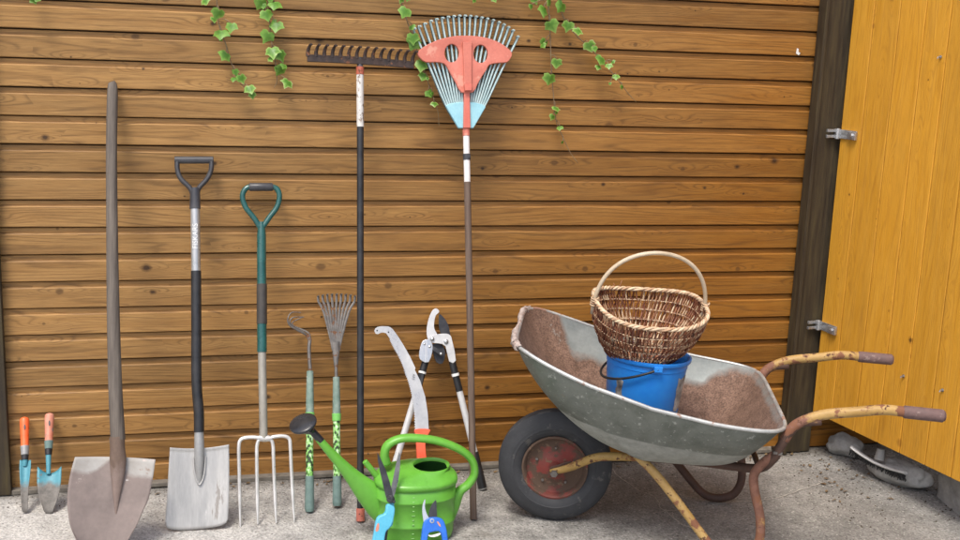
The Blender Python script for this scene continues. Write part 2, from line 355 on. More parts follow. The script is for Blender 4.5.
mt_rusty = M('rust_over_yellow', [(.18, .08, .05), (.27, .13, .085)], 16, .75, 0, .5, spots=[((.46, .27, .09), 15, .56, .7), ((.08, .035, .02), 34, .60, .9)])
mt_rustdark = M('dark_rusty_tube', [(.06, .032, .022), (.115, .062, .045)], 18, .75, .1, .5, spots=[((.20, .11, .05), 20, .64, .8)])
mt_gripbr = M('brown_rubber_grip', [(.11, .065, .06), (.17, .105, .095)], 50, .75, 0, .5, spots=[((.24, .17, .15), 30, .6, .9)])
mt_galv = M('galvanised_outside', [(.10, .112, .095), (.145, .157, .135), (.175, .188, .165)], 16, .5, .25, .3, spots=[((.17, .14, .08), 4, .63, .8), ((.27, .28, .25), 60, .60, .6)], kmix=(((.20, .205, .18), (.33, .335, .30)), .12))
mt_galvin = M('galvanised_inside', [(.20, .225, .22), (.30, .325, .315)], 14, .55, .2, .2, spots=[((.26, .23, .20), 11, .64, .8)], kmix=(((.105, .060, .040), (.235, .145, .105)), .30), bmp2=1)
mt_bead = M('bright_rim_bead', [(.40, .41, .40), (.55, .56, .54)], 20, .45, .5, .3, spots=[((.30, .17, .12), 16, .58, .9)])
mt_crust = M('crumbling_rust_lip', [(.30, .22, .19), (.45, .38, .34), (.22, .12, .09)], 25, .9, 0, .9, dist=.004)
mt_hinge = M('zinc_plated_steel', [(.45, .46, .47), (.60, .61, .62)], 40, .3, .8, .1)
mt_stone = M('rough_concrete', [(.22, .215, .20), (.36, .35, .33), (.50, .49, .46)], 14, .92, 0, .9, dist=.006)
mt_soil = M('dark_soil', [(.02, .015, .01), (.06, .045, .03), (.10, .08, .055)], 40, .95, 0, .9, dist=.004)
mt_bristle = M('dark_bristles', [(.015, .015, .016), (.04, .04, .04)], 60, .8, 0, .5, (5, 5, 1))
mt_cream = M('peeled_willow', [(.46, .36, .24), (.60, .50, .37)], 20, .5, 0, .2, (1, 1, 1))
mt_mark = M('pale_green_marks', [(.30, .56, .20), (.36, .62, .26)], 20, .5)
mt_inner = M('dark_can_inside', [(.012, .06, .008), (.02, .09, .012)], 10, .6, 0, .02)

def wicker_mat():
    m, nt, bs = newmat('mixed_brown_willow'); at_ = N(nt, 'ShaderNodeAttribute', attribute_name='k'); v = coords(nt)
    c = ramp(nt, at_.outputs['Fac'], [(.0, (.065, .02, .012)), (.3, (.19, .062, .032)), (.55, (.30, .135, .07)), (.8, (.46, .29, .17)), (1., (.62, .47, .31))])
    n = noise(nt, v, 60, 4); c = mix(nt, .6, c, ramp(nt, n, [(.3, .3), (.7, .7)]), 'OVERLAY')
    nt.links.new(c, bs.inputs['Base Color']); bs.inputs['Roughness'].default_value = .5; bump(nt, bs, n, .3, .001)
    return m
mt_wick = wicker_mat()
def leaf_mat():
    m, nt, bs = newmat('variegated_ivy_leaf'); at_ = N(nt, 'ShaderNodeAttribute', attribute_name='k'); v = coords(nt)
    n = noise(nt, v, 45, 4, .6)
    e = math_(nt, 'ADD', at_.outputs['Fac'], math_(nt, 'MULTIPLY', math_(nt, 'SUBTRACT', n, .5), .8))
    c = ramp(nt, e, [(.2, (.10, .25, .03)), (.6, (.22, .42, .07)), (.95, (.36, .52, .15)), (1.15, (.62, .66, .34))])
    nt.links.new(c, bs.inputs['Base Color']); bs.inputs['Roughness'].default_value = .4
    bs.inputs['Transmission Weight'].default_value = 0
    tr = N(nt, 'ShaderNodeBsdfTranslucent'); nt.links.new(c, tr.inputs[0]); mx = N(nt, 'ShaderNodeMixShader'); mx.inputs[0].default_value = .3
    nt.links.new(bs.outputs[0], mx.inputs[1]); nt.links.new(tr.outputs[0], mx.inputs[2]); nt.links.new(mx.outputs[0], nt.nodes['Material Output'].inputs[0])
    bump(nt, bs, n, .2, .001)
    return m
mt_leaf = leaf_mat()
mt_stem = M('reddish_vine_stem', [(.16, .09, .05), (.26, .20, .10)], 40, .6, 0, .2)
def camo_mat():
    m, nt, bs = newmat('green_mottled_sleeve'); v = coords(nt, (1, 1, .7)); n = noise(nt, v, 95, 2, .5)
    c = ramp(nt, n, [(.44, (.03, .05, .025)), (.50, (.20, .50, .10)), (.58, (.35, .62, .25)), (.66, (.62, .68, .56))])
    nt.links.new(c, bs.inputs['Base Color']); bs.inputs['Roughness'].default_value = .5; return m
mt_camo = camo_mat()

# ------------------------------------------------------------------ setting
# ground: one sheet, finely relieved near the shed
xs = [-60, -20, -6, -3]+[-2+.05*i for i in range(121)]+[5, 8, 20, 60]; ys = [-60, -20, -8, -5]+[-4+.05*i for i in range(91)]+[2, 6, 20, 60]
def gz(x, y):
    if not (-2 < x < 4 and -4 < y < .4): return 0
    return .006*mnoise.noise(Vector((x*3, y*3, 0)))+.002*mnoise.noise(Vector((x*11, y*11, 3)))-.004
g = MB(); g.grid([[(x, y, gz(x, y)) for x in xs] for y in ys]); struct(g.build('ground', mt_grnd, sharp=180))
cr = MB()
def ribbon(P, wd):
    Q = [gp(a, b) for a, b in cat(P, 7)]
    L = []; R = []
    for i, q in enumerate(Q):
        a = Q[max(0, i-1)]; c = Q[min(len(Q)-1, i+1)]; t = (c-a).normalized(); n = Vector((-t.y, t.x, 0))
        q = q+n*random.uniform(-.004, .004); ww = wd*random.uniform(.4, 1.2)
        z = gz(q.x, q.y)+.004; L.append((q.x+n.x*ww, q.y+n.y*ww, z)); R.append((q.x-n.x*ww, q.y-n.y*ww, z))
    cr.grid([L, R])
ribbon([(612, 468), (622, 478), (640, 490), (655, 496), (662, 508), (683, 525), (700, 530)], .0022)
ribbon([(655, 512), (690, 508), (730, 503), (770, 499), (800, 490), (822, 482)], .0022)
ribbon([(672, 512), (676, 520), (690, 528)], .002)
struct(cr.build('pavement_crack', M('pale_crack_filler', [(.36, .34, .30), (.48, .46, .42)], 40, .9, 0, .4), sharp=180))

# cladding wall
wl = thing('plank_wall', 'honey brown wall of overlapping horizontal timber boards behind the tools', 'wall')
b = MB(); X0, X1 = -1.6, 3.4
prof = [(.0030, .022), (.0030, .003), (.0042, .0008), (.006, 0), (.0708, 0), (.0733, .0024), (.0738, .0098), (.0745, .0104), (.0905, .0106), (.0915, .0115), (.0918, .022)]
xs = np.linspace(X0, X1, 40)
for k in range(-1 if False else 0, 24):
    G = []
    for x in xs:
        wob = .0006*mnoise.noise(Vector((x*1.3, k*4.1, 0))); wz = .0012*mnoise.noise(Vector((x*.8, k*7.7, 5)))
        G.append([(x, y+wob, k*S+z+wz) for z, y in prof])
    b.grid(G)
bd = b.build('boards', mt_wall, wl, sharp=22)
b = MB(); b.box(((X0+X1)/2, .049, 1.1), (X1-X0, .052, 2.24)); b.build('backing', mt_dark, wl)
b = MB(); b.box(((X0+2.26)/2, -.006, .006), (2.26-X0, .05, .017)); b.build('sill', mt_sill, wl, bevel=.003)
b = MB()   # two scraps of white stuck on a board
q = at(798, 52, -.001)
b.prism([(q.x-.008, q.z-.006), (q.x+.004, q.z-.012), (q.x+.010, q.z-.004), (q.x+.002, q.z), (q.x+.001, q.z+.012), (q.x-.006, q.z+.014)], -.001, -.002); b.build('white_fleck', mt_white, wl)

def post(name, label, P, x0, x1, y, h):
    o = thing(name, label, 'post', (P[0], y, 0)); b = MB()
    n = 30; R = []
    for i in range(n+1):
        z = h*i/n; w1 = .002*mnoise.noise(Vector((z*3, x0, 1))); w2 = .002*mnoise.noise(Vector((z*3, x1, 2)))
        R.append([(x0+w1-P[0], 0, z), (x1+w2-P[0], 0, z), (x1+w2-P[0], .03, z), (x0+w1-P[0], .03, z)])
    b.rings(R); b.build('post_board', mt_post, o, bevel=.003)
    return o
rp = post('corner_post', 'dark stained timber post between the plank wall and the yellow door', (2.32, 0), 2.256, 2.375, -.04, 2.3)
b = MB(); b.box((-.066, .006, 1.15), (.014, .055, 2.3)); b.build('edge_strip', mt_post, rp, bevel=.002)
post('corner_post', 'narrow grey brown post at the left edge of the wall beside the hand trowels', (-.72, 0), -.86, -.678, -.035, 2.3)

# building behind the yellow door
b = MB(); b.box((3.0, -1.4, 1.2), (.1, 2.9, 2.4)); tag(b.build('side_wall', mt_dark), 'dark timber wall in the gap behind and under the yellow door', 'wall')

# yellow door
TH = math.radians(-80.6); D0 = Vector((2.357, -.062, .178))
dm = Matrix.Translation(D0)@Matrix.Rotation(TH, 4, 'Z')
dr = thing('plank_door', 'yellow stained door of upright pine planks standing open at the right', 'door', mat=dm)
b = MB(); wds = [.114, .131, .124, .113, .125, .12, .12, .12, .12]; x = 0; Hd = 1.95
for wd in wds:
    b.prism([(x+.0015, 0), (x+wd-.0015, 0), (x+wd-.0015, Hd), (x+.0015, Hd)], -.0, .026); x += wd
b.build('planks', mt_door, dr, bevel=.003)
b = MB(); b.box((x/2, .029, .14), (x-.05, .006, .08)); b.box((x/2, .029, Hd-.2), (x-.05, .006, .08)); b.build('ledge', mt_door, dr)
dinv = dm.inverted()
def dl(px, py, off=0):                                   # point on the door's face
    nrm = (dm.to_3x3()@Vector((0, 1, 0))); d = ray(px, py); q = CAM+d*((D0+nrm*off-CAM).dot(nrm)/d.dot(nrm)); return dinv@q
for (px, py) in ((848, 135), (827, 328)):
    q = dl(px+2, py); b = MB()
    # plate on the face, curled knuckle and the forked tongue that reaches the post
    b.box((.045, -.004, q.z), (.10, .006, .034)); b.box((.075, -.010, q.z-.002), (.045, .008, .028))
    b.tube([(-.004, -.010, q.z-.02), (-.004, -.010, q.z+.02)], .009, 12)
    b.lathe([(.0001, 0), (.009, 0), (.009, .007), (.0001, .009)], 6, (.078, -.013, q.z), (0, -1, 0))
    b.build('hinge', mt_hinge, dr, bevel=.001)
    b = MB()
    for s in (-1, 1): b.box((-.012, -.030, q.z+s*.011), (.010, .05, .011))
    b.box((-.012, -.010, q.z), (.010, .012, .036))
    b.build('hinge_tongue', mt_hinge, dr, bevel=.001)
for (px, py) in ((904, 376), (943, 390), (941, 57)):
    q = dl(px, py); b = MB(); b.lathe([(.0001, .004), (.006, .003), (.006, 0)], 10, (q.x, -.001, q.z), (0, -1, 0)); b.tube([(q.x, -.003, q.z), (q.x, -.013, q.z), (q.x, -.015, q.z-.006)], .0022, 8); b.build('screw_hook', mt_hinge, dr)

# rubble under the door
def rock(name, label, cat_, loc, size, seed, rz=0, blocky=0, mat=mt_stone):
    bm = bmesh.new(); bmesh.ops.create_icosphere(bm, subdivisions=4, radius=1) if not blocky else bmesh.ops.create_cube(bm, size=2)
    if blocky: bmesh.ops.subdivide_edges(bm, edges=bm.edges[:], cuts=14, use_grid_fill=True)
    for v in bm.verts:
        p = v.co.copy()
        if blocky:
            m = max(abs(p.x), abs(p.y), abs(p.z)); q = p.normalized()*1.35; p = p.lerp(q, .13)
        s = 1+.20*mnoise.noise(p*1.5+Vector((seed, 0, 0)))*(.35 if blocky else 1.2)+.07*mnoise.noise(p*4+Vector((seed, 3, 0)))+.03*mnoise.noise(p*9)+.02*mnoise.noise(p*21)
        v.co = Vector((p.x*s*size[0], p.y*s*size[1], p.z*s*size[2]))
    me = bpy.data.meshes.new(name); bm.to_mesh(me); bm.free(); me.materials.append(mat)
    for p in me.polygons: p.use_smooth = True
    o = bpy.data.objects.new(name, me); COL.objects.link(o); o.location = loc; o.rotation_euler = (0, 0, rz)
    return tag(o, label, cat_)
q = gp(848, 456); rock('concrete_lump', 'small rough grey concrete lump at the left end of the broom head', 'stone', (q.x, q.y+.03, .035), (.075, .05, .045), 1.3, -.9)
q = gp(900, 487); rock('concrete_lump', 'long pale concrete lump at the right end of the broom head under the door', 'stone', (q.x+.02, q.y+.04, .04), (.115, .055, .046), 4.7, -1.0)
q = gp(957, 507); rock('concrete_block', 'squared concrete block under the outer end of the yellow door', 'block', (q.x+.03, q.y, .05), (.055, .10, .062), 9.1, -.15, 1)

# broom head lying there
fr = Frame('broom_head', 'white backed broom head with dark bristles lying under the yellow door', 'broom', gp(852, 447, .09), gp(906, 473, .075), Y=(.25, .3, .9))
b = MB(); L = fr.L
pts = [(0, 0, 0), (0, -.010, L*.2), (0, -.016, L*.5), (0, -.010, L*.8), (0, 0, L)]
b.tube(cat(pts, 5), [.012]+[.024]*19+[.014], 12, b=[.006]*21, hint=(0, 1, 0)); b.build('head_back', mt_white, fr.o)
b = MB(); b.tube([(-.004, .002, L*.52), (-.010, .042, L*.50)], [.019, .014], 14); b.build('socket', M('grey_socket', [(.3, .3, .29), (.4, .4, .39)], 20, .6), fr.o)
b = MB()
for i in range(46):
    for j in range(4):
        z = L*(.03+.94*i/45); x0 = -.013+.009*j
        b.tube([(x0, -.012, z), (x0+random.uniform(.0, .02), -.030+random.uniform(-.008, .008), z+random.uniform(-.012, .012))], [.003, .0016], 5)
b.build('bristles', mt_bristle, fr.o)

# loose grit and leaf litter
b = MB(); random.seed(3)
def chip(x, y, r, kk):
    z = gz(x, y); n = 5; a0 = random.random()*6; h = r*random.uniform(.4, .9)
    vs = [(x+r*random.uniform(.7, 1.1)*math.cos(a0+i*2*PI/n), y+r*random.uniform(.7, 1.1)*math.sin(a0+i*2*PI/n), z) for i in range(n)]
    vs += [(x+r*.5*math.cos(a0+i*2*PI/n), y+r*.5*math.sin(a0+i*2*PI/n), z+h) for i in range(n)]
    b.add(vs, [(i, (i+1) % n, (i+1) % n+n, i+n) for i in range(n)]+[tuple(range(n, 2*n))], kk)
for i in range(900):
    x = random.uniform(-.9, 2.7); y = random.uniform(-1.0, -.04)
    chip(x, y, random.uniform(.001, .0028), random.random())
for i in range(420):
    x = random.uniform(-.7, 2.6); y = -.035-abs(random.gauss(0, .05)); chip(x, y, random.uniform(.0015, .004), random.random()*.5)
for i in range(420):
    x = random.uniform(2.15, 2.75); y = random.uniform(-.75, -.02); chip(x, y, random.uniform(.0015, .005), random.random()*.5)
def grit_mat():
    m, nt, bs = newmat('mixed_grit'); a = N(nt, 'ShaderNodeAttribute', attribute_name='k')
    nt.links.new(ramp(nt, a.outputs['Fac'], [(0, (.03, .022, .015)), (.35, (.09, .07, .05)), (.6, (.22, .21, .19)), (1, (.6, .58, .54))]), bs.inputs['Base Color']); bs.inputs['Roughness'].default_value = .9; return m
tag(b.build('grit', grit_mat(), sharp=10), 'loose grit and crumbs of soil scattered over the pavement', 'grit', kind='stuff')
b = MB()
for i in range(150):
    if i < 60: x, y = random.uniform(2.2, 2.7), random.uniform(-.5, .0)-.03
    else: x, y = random.uniform(-.6, 2.2), -.04-abs(random.gauss(0, .03))
    r = random.uniform(.006, .014); a = random.random()*6; z = gz(x, y)+.003
    P = [(x+r*math.cos(a)*s+r*.4*math.sin(a)*t, y+r*math.sin(a)*s-r*.4*math.cos(a)*t, z+random.uniform(0, .005)) for s, t in ((-1, 0), (-.3, 1), (.5, .8), (1, 0), (.4, -.8), (-.4, -.9))]
    b.add(P, [tuple(range(6))], random.random())
tag(b.build('leaf_litter', M('dry_leaf', [(.10, .06, .03), (.22, .15, .07)], 30, .8, 0, .3), sharp=180), 'dry leaf crumbs along the foot of the wall', 'leaf litter', kind='stuff')

# ------------------------------------------------------------------ blades
def blade(F, rows, sag, nc=30, nr=28, curve=.012, th=.0022, topsag=0, bow=.0, mat=None, name='blade', lip=0, kfun=None, ridge=0, ridge_w=.12, ridge_len=.5, sharp_tip=2.0):
    # rows: pixel pairs (left, right) top to bottom; sag: how far the bottom edge bulges below its ends
    L = cat([F.l(*a) for a, _ in rows], 6); R = cat([F.l(*c) for _, c in rows], 6); m = len(L)
    ks = []; G = []
    for i in range(nr+1):
        t = i/nr; q = t*(m-1); a = min(m-2, int(q)); e = q-a
        l = (L[a][0]*(1-e)+L[a+1][0]*e, L[a][1]*(1-e)+L[a+1][1]*e); r = (R[a][0]*(1-e)+R[a+1][0]*e, R[a][1]*(1-e)+R[a+1][1]*e)
        row = []; kr = []
        for j in range(nc+1):
            u = -1+2*j/nc; s_ = (u+1)/2
            x = l[0]*(1-s_)+r[0]*s_; z = l[1]*(1-s_)+r[1]*s_
            z -= (sag*t**2*(1-abs(u)**sharp_tip)**(1/sharp_tip if sharp_tip > 2 else .62))+topsag*(1-t)**2*(1-u*u)
            y = curve*(1-u*u)*(1-.3*t)+bow*math.sin(PI*t)
            if ridge and t < ridge_len: y -= ridge*(1-t/ridge_len)*math.exp(-(u/ridge_w)**2)
            if lip and i == 0: y -= lip
            row.append((x, y, z)); kr.append(kfun(u, t) if kfun else 0)
        G.append(row); ks.append(kr)
    b = MB(); b.grid(G, ks); return b.build(name, mat, F.o, sharp=60, solid=th)

# ------------------------------------------------------------------ 1 round point shovel
F = Frame('shovel', 'old round point shovel with a long grey wooden shaft and wide pinkish steel blade', 'shovel', gp(103, 557), at(112, 83, -.025))
P = F.path([(112, 82), (112.5, 90), (111.5, 150), (112, 220), (113, 300), (115, 380), (118, 440)])
rr = [.005, .0165, .0175, .018, .0195, .021, .0225]
P = cat([p+(r,) for p, r in zip(P, rr)], 5); b = MB(); b.tube([p[:3] for p in P], [p[3] for p in P], 16); b.build('shaft', mt_oldwood, F.o)
P = cat([F.p(117, 437, 0)+(.0235, .0235), F.p(117.5, 448, 0)+(.0225, .022), F.p(118, 462, .002)+(.025, .018), F.p(117.5, 480, .008)+(.018, .012), F.p(116.5, 500, .012)+(.009, .006), F.p(116, 514, .016)+(.003, .003)], 5)
b = MB(); b.tube([p[:3] for p in P], [p[3] for p in P], 16, b=[p[4] for p in P], hint=(0, 1, 0), k=[1.3*i/(len(P)-1)-.1 for i in range(len(P))]); b.build('socket', mt_socket, F.o)
blade(F, [((75, 457), (155.5, 459.5)), ((70, 475), (152, 483)), ((67.3, 495), (148.5, 499)), ((68, 512), (143.5, 510)), ((71, 528), (136, 526)), ((78, 541), (126, 540))], .062, curve=.020, mat=mt_shovel, topsag=-.004, kfun=lambda u, t: 1.05-t*3.6-.5*math.exp(-(u/.3)**2), ridge=.010, ridge_w=.22, ridge_len=.7, sharp_tip=2.0)

# ------------------------------------------------------------------ 2 square spade
F = Frame('spade', 'square spade with silver and black tube shaft and charcoal D grip', 'spade', gp(196, 531), at(195, 160, -.035))
b = MB(); b.tube(F.path([(174.5, 160), (213.5, 160)]), .0125, 16); b.build('grip', mt_charcoal, F.o, bevel=.002)
b = MB()
for P in ([(177, 161), (177.5, 170), (181, 179), (190, 188), (193, 196)], [(211.5, 161), (211, 170), (207, 179), (199, 188), (196.5, 196)]):
    b.tube(cat(F.path(P), 5), .0085, 10, b=.011, hint=(0, 1, 0))
P = F.path([(195, 188), (195, 209)]); b.tube(P, [.0165, .018], 16); b.build('yoke', mt_charcoal, F.o, bevel=.001)
b = MB(); b.tube(F.path([(195.2, 208), (196, 272)]), .0155, 18); b.build('upper_tube', mt_silver, F.o)
b = MB(); P = cat(F.path([(196, 271), (196.3, 320), (196.5, 380), (198.8, 412), (199, 432)]), 6); b.tube(P, .0168, 18); b.build('lower_tube', mt_blackpl, F.o)
P = cat([F.p(199, 431, 0)+(.015, .015), F.p(199.3, 448, -.002)+(.016, .015), F.p(199.3, 462, 0)+(.015, .012), F.p(199, 478, .004)+(.009, .006), F.p(199, 485, .007)+(.004, .003)], 5)
b = MB(); b.tube([p[:3] for p in P], [p[3] for p in P], 16, b=[p[4] for p in P], hint=(0, 1, 0)); b.build('socket', mt_grey, F.o)
P = [(193.5, 458), (194.5, 472), (197, 481), (199.5, 484.5), (202, 481), (204.5, 472), (205.5, 456)]
b = MB(); b.tube(cat(F.path(P, .003), 5), .0028, 8, b=.003, hint=(0, 1, 0)); b.build('weld_seam', mt_spade, F.o)
blade(F, [((170, 447.5), (229, 444.5)), ((168.5, 470), (229.3, 468)), ((167, 497), (229, 495)), ((165, 524), (228, 519))], .026, curve=.012, mat=mt_spade, topsag=.008, lip=.006, ridge=.006, ridge_w=.2, ridge_len=.45, sharp_tip=2.6)
def lettering(txt, size, F, px, py, off, rot, m, name='lettering', th=.0006, mat4=None, parent=None):
    cu = bpy.data.curves.new('t', 'FONT'); cu.body = txt; cu.size = size; cu.extrude = th; cu.align_x = 'CENTER'; cu.align_y = 'CENTER'
    to = bpy.data.objects.new('t', cu); COL.objects.link(to); dg = bpy.context.evaluated_depsgraph_get(); dg.update()
    me = bpy.data.meshes.new_from_object(to.evaluated_get(dg)); bpy.data.objects.remove(to); bpy.data.curves.remove(cu)
    me.materials.clear(); me.materials.append(m); o = bpy.data.objects.new(name, me); COL.objects.link(o); o.parent = parent or F.o
    x, z = F.l(px, py, off); o.matrix_local = Matrix.Translation((x, off, z))@Matrix.Rotation(rot, 4, 'Y')@Matrix.Rotation(PI/2, 4, 'X'); return o
lettering('FISKARS', .024, F, 195.4, 236, -.0158, -PI/2, mt_white)

# ------------------------------------------------------------------ 3 digging fork
F = Frame('digging_fork', 'four tined digging fork with dark teal D handle and pale steel head', 'fork', gp(267, 524), at(261, 187, -.035))
P = cat(F.path([(261, 229), (254, 218), (245.5, 207), (242.5, 196), (246, 188.5), (253, 186.5), (261, 186.5), (269, 186.5), (276.5, 188.5), (279.5, 196), (277, 207), (269, 218), (261.5, 229)]), 5)
b = MB(); b.tube(P, .0095, 12); P = F.path([(261.3, 222), (261.5, 235), (262, 352)]); b.tube(P, [.010, .0155, .0165], 16); b.build('handle', mt_teal, F.o)
b = MB(); P = F.path([(249, 187), (250, 187), (272, 187), (273, 187)]); b.tube(P, [.012, .0145, .0145, .012], 14); b.build('grip', mt_charcoal, F.o)
b = MB(); b.tube(F.path([(261.8, 284), (261.9, 324)]), .0174, 16); b.build('dark_sleeve', M('worn_brown_black_sleeve', [(.03, .028, .026), (.06, .052, .045)], 20, .6, 0, .2), F.o, bevel=.001)
b = MB(); P = F.path([(262, 350), (263.5, 434), (264.5, 441)]); b.tube(P, [.0138, .0138, .009], 16); b.build('lower_tube', M('dull_grey_tube', [(.28, .26, .22), (.38, .36, .31)], 20, .5, .3, .2, (1, 1, .4), spots=[((.16, .12, .08), 40, .66, .8)]), F.o)
tn = [([(264, 440), (257, 437.5), (247, 437.5), (240.5, 440), (238.8, 448)], (240.3, 527)), ([(264, 440), (259, 440), (257, 446), (256.8, 455)], (257.8, 524)),
      ([(265, 440), (271, 440), (273, 446), (273.4, 455)], (276.2, 523)), ([(265, 440), (273, 437), (283, 436), (289, 438.5), (290.3, 446)], (294.3, 522))]
for top, bot in tn:
    Q = [F.p(a, c, 0) for a, c in top]; e = F.p(bot[0], bot[1], 0); s = Q[-1]
    for t in (.25, .5, .75): Q.append((s[0]+(e[0]-s[0])*t, .010*math.sin(PI*t), s[2]+(e[2]-s[2])*t))
    Q.append(e); Q = cat(Q, 5); n = len(Q)
    b = MB(); b.tube(Q, [(.0062 if i < n*.8 else .0062*(1-(i-n*.8)/(n*.2)*.75)) for i in range(n)], 8, hint=(0, 1, 0), b=[.0075 if i < n*.8 else .0075*(1-(i-n*.8)/(n*.2)*.75) for i in range(n)])
    b.build('tine', mt_tine, F.o)
b = MB(); b.tube(F.path([(257, 438), (264, 438), (272, 438)]), [.006, .013, .006], 12, b=.011, hint=(0, 1, 0)); b.build('head_weld', mt_tine, F.o)

# ------------------------------------------------------------------ 4, 5 hand trowels
def hand_tool(label, foot, top, cx_top, cx_low, hand, collar, shank_y, rows, sag, mh, w_hand, narrow):
    F = Frame('hand_trowel', label, 'trowel', gp(*foot), at(*top, -.02), group='hand trowels leaning on the wall')
    y0, y1 = hand; b = MB()
    def cx(y): return cx_top+(cx_low-cx_top)*(y-y0)/(collar[1]-y0)
    Q = [F.p(cx(y0), y0, 0)+(.003,), F.p(cx(y0+1), y0+1.2, 0)+(w_hand*.78,), F.p(cx(y0+4), y0+4, 0)+(w_hand,), F.p(cx(y0+14), y0+14, 0)+(w_hand*.93,), F.p(cx(y1), y1, 0)+(w_hand*.85,)]
    Q = cat(Q, 5); b.tube([q[:3] for q in Q], [q[3] for q in Q], 16); b.build('grip', mh, F.o)
    x, z = F.l(cx(y0+10), y0+10, -w_hand); b = MB(); b.prism([(x+.0028*math.cos(t)*1, z+.010*math.sin(t)) for t in [2*PI*i/14 for i in range(14)]], -w_hand-.0008, -w_hand+.006); b.build('hang_hole', mt_blackpl, F.o)
    b = MB(); b.tube(F.path([(cx(y1-1), y1-1), (cx(collar[0]), collar[0])]), [w_hand*.95, w_hand*.8], 14); b.build('collar', mt_grey if narrow else mt_slate, F.o, bevel=.001)
    b = MB(); b.tube(F.path([(cx(collar[0]), collar[0]), (cx(collar[1]), collar[1])]), [w_hand*.82, w_hand*.7], 14); b.build('ferrule', mt_blackpl, F.o, bevel=.001)
    b = MB(); P = F.path([(cx_low, collar[1]-.5, 0), (cx_low, shank_y, .002)]); b.tube(P, [w_hand*.6, w_hand*.45], 12, b=[.008, .005], hint=(0, 1, 0)); b.build('shank', mt_blueblade, F.o)
    blade(F, rows, sag, nc=9, nr=10, curve=.010 if not narrow else .006, th=.0018, mat=mt_blueblade, kfun=lambda u, t: (.12+t*1.6-.35*abs(u)) if not narrow else (-.25+t*1.3), sharp_tip=2.6, topsag=.022 if not narrow else .0)
    return F
hand_tool('faded salmon handled trowel with a wide turquoise blade', (49, 514), (50, 414), 49.5, 48.5, (413, 442), (449, 455), 474, [((37.5, 466.5), (61.5, 466)), ((37, 480), (61, 480)), ((38.5, 495), (58.5, 496)), ((42.5, 506), (54, 507))], .022, mt_faded, .0155, False)
hand_tool('bright orange handled narrow transplanting trowel with a slim blue blade', (24.5, 514), (24.5, 418), 24.5, 25, (417, 447), (455, 460), 466, [((19.8, 460), (31, 460)), ((19.5, 470), (30.5, 470)), ((20.5, 488), (28.5, 488)), ((21.5, 508), (27.5, 508))], .014, mt_orange, .0155, True)

# ------------------------------------------------------------------ 6 claw cultivator, 7 fan rake
def patterned(F, xa, ya, xb, yb, y_sl, y_band, y_pat, y_grip, r=.0125):
    def cx(y): return xa+(xb-xa)*(y-ya)/(yb-ya)
    def seg(y0, y1, ra, rb, name, m, bev=.001):
        b = MB(); b.tube(F.path([(cx(y0), y0), (cx(y1), y1)]), [ra, rb], 16); b.build(name, m, F.o, bevel=bev)
    seg(y_sl, y_band, r*.95, r*1.15, 'upper_sleeve', mt_sleeve); seg(y_band-.5, y_band+7, r*1.32, r*1.2, 'green_collar', mt_grn_band)
    seg(y_band+6, y_pat+.5, r, r*1.05, 'patterned_sleeve', mt_camo); seg(y_pat, y_grip-3, r*1.18, r*1.3, 'foot_grip', mt_slate); seg(y_grip-3.2, y_grip, r*1.3, r*1.05, 'end_cap', mt_slate)
F = Frame('claw_cultivator', 'slim claw cultivator with three bent prongs and mottled green handle', 'cultivator', gp(309.5, 512), at(309.5, 330, -.075), group='mottled green handled tools')
patterned(F, 310, 371, 309.5, 512, 371, 413, 476, 512)
b = MB(); b.tube(cat(F.path([(310.3, 372), (309, 350), (310, 339)]), 4), .0065, 10); b.build('shank', mt_rustsheen, F.o)
for pr in ([(310, 342, 0), (308, 336, 0), (299, 331, -.012), (289.5, 325, -.020), (288, 318, -.025), (292, 312.5, -.022), (301, 312.5, -.014)],
           [(310, 342, 0), (306, 335, 0), (297, 328, .0), (290, 323, .0), (293, 317.5, .0), (304, 317, .002)],
           [(310, 342, 0), (309, 334, .004), (303, 330, .016), (294, 326, .026), (293, 322, .03), (303, 317, .03)]):
    Q = cat(F.path(pr), 5); n = len(Q); b = MB(); b.tube(Q, [.0045-.003*i/n for i in range(n)], 8, caps=True); b.build('prong', mt_rustsheen, F.o)
F = Frame('hand_fan_rake', 'small wire fan rake with mottled green handle beside the black pole', 'rake', gp(336.5, 507), at(336.5, 294, -.03), group='mottled green handled tools')
patterned(F, 336.3, 378, 337.2, 507, 377, 414, 476, 506)
b = MB(); b.tube(F.path([(336.3, 380), (336, 362)]), .006, 10); Q = F.path([(336, 366), (336, 354), (336, 342)]); b.tube(Q, [.007, .012, .016], 12, b=[.007, .006, .004], hint=(0, 1, 0)); b.build('shank', mt_rustsheen, F.o)
for i in range(9):
    u = (i-4)/4; xt = 336.5+18.5*u; yt = 294+2.0*u*u
    b = MB(); Q = F.path([(336+3.0*u, 350, 0), (336+5.5*u, 338, -.001), (336.3+12.5*u, 312, -.002), (xt-.4*u, yt+5.5, -.003)]); Q = cat(Q, 3)
    b.tube(Q, .0044, 6, b=.0016, hint=(0, 1, 0), caps=False)
    p = F.p(xt-.4*u, yt+5.5, -.003); q = F.p(xt, yt, -.004); b.tube([p, q, (q[0], q[1]-.022, q[2]-.002)], [.0042, .0044, .003], 6, b=[.002, .002, .0015]); b.build('tine', mt_rustsheen, F.o)

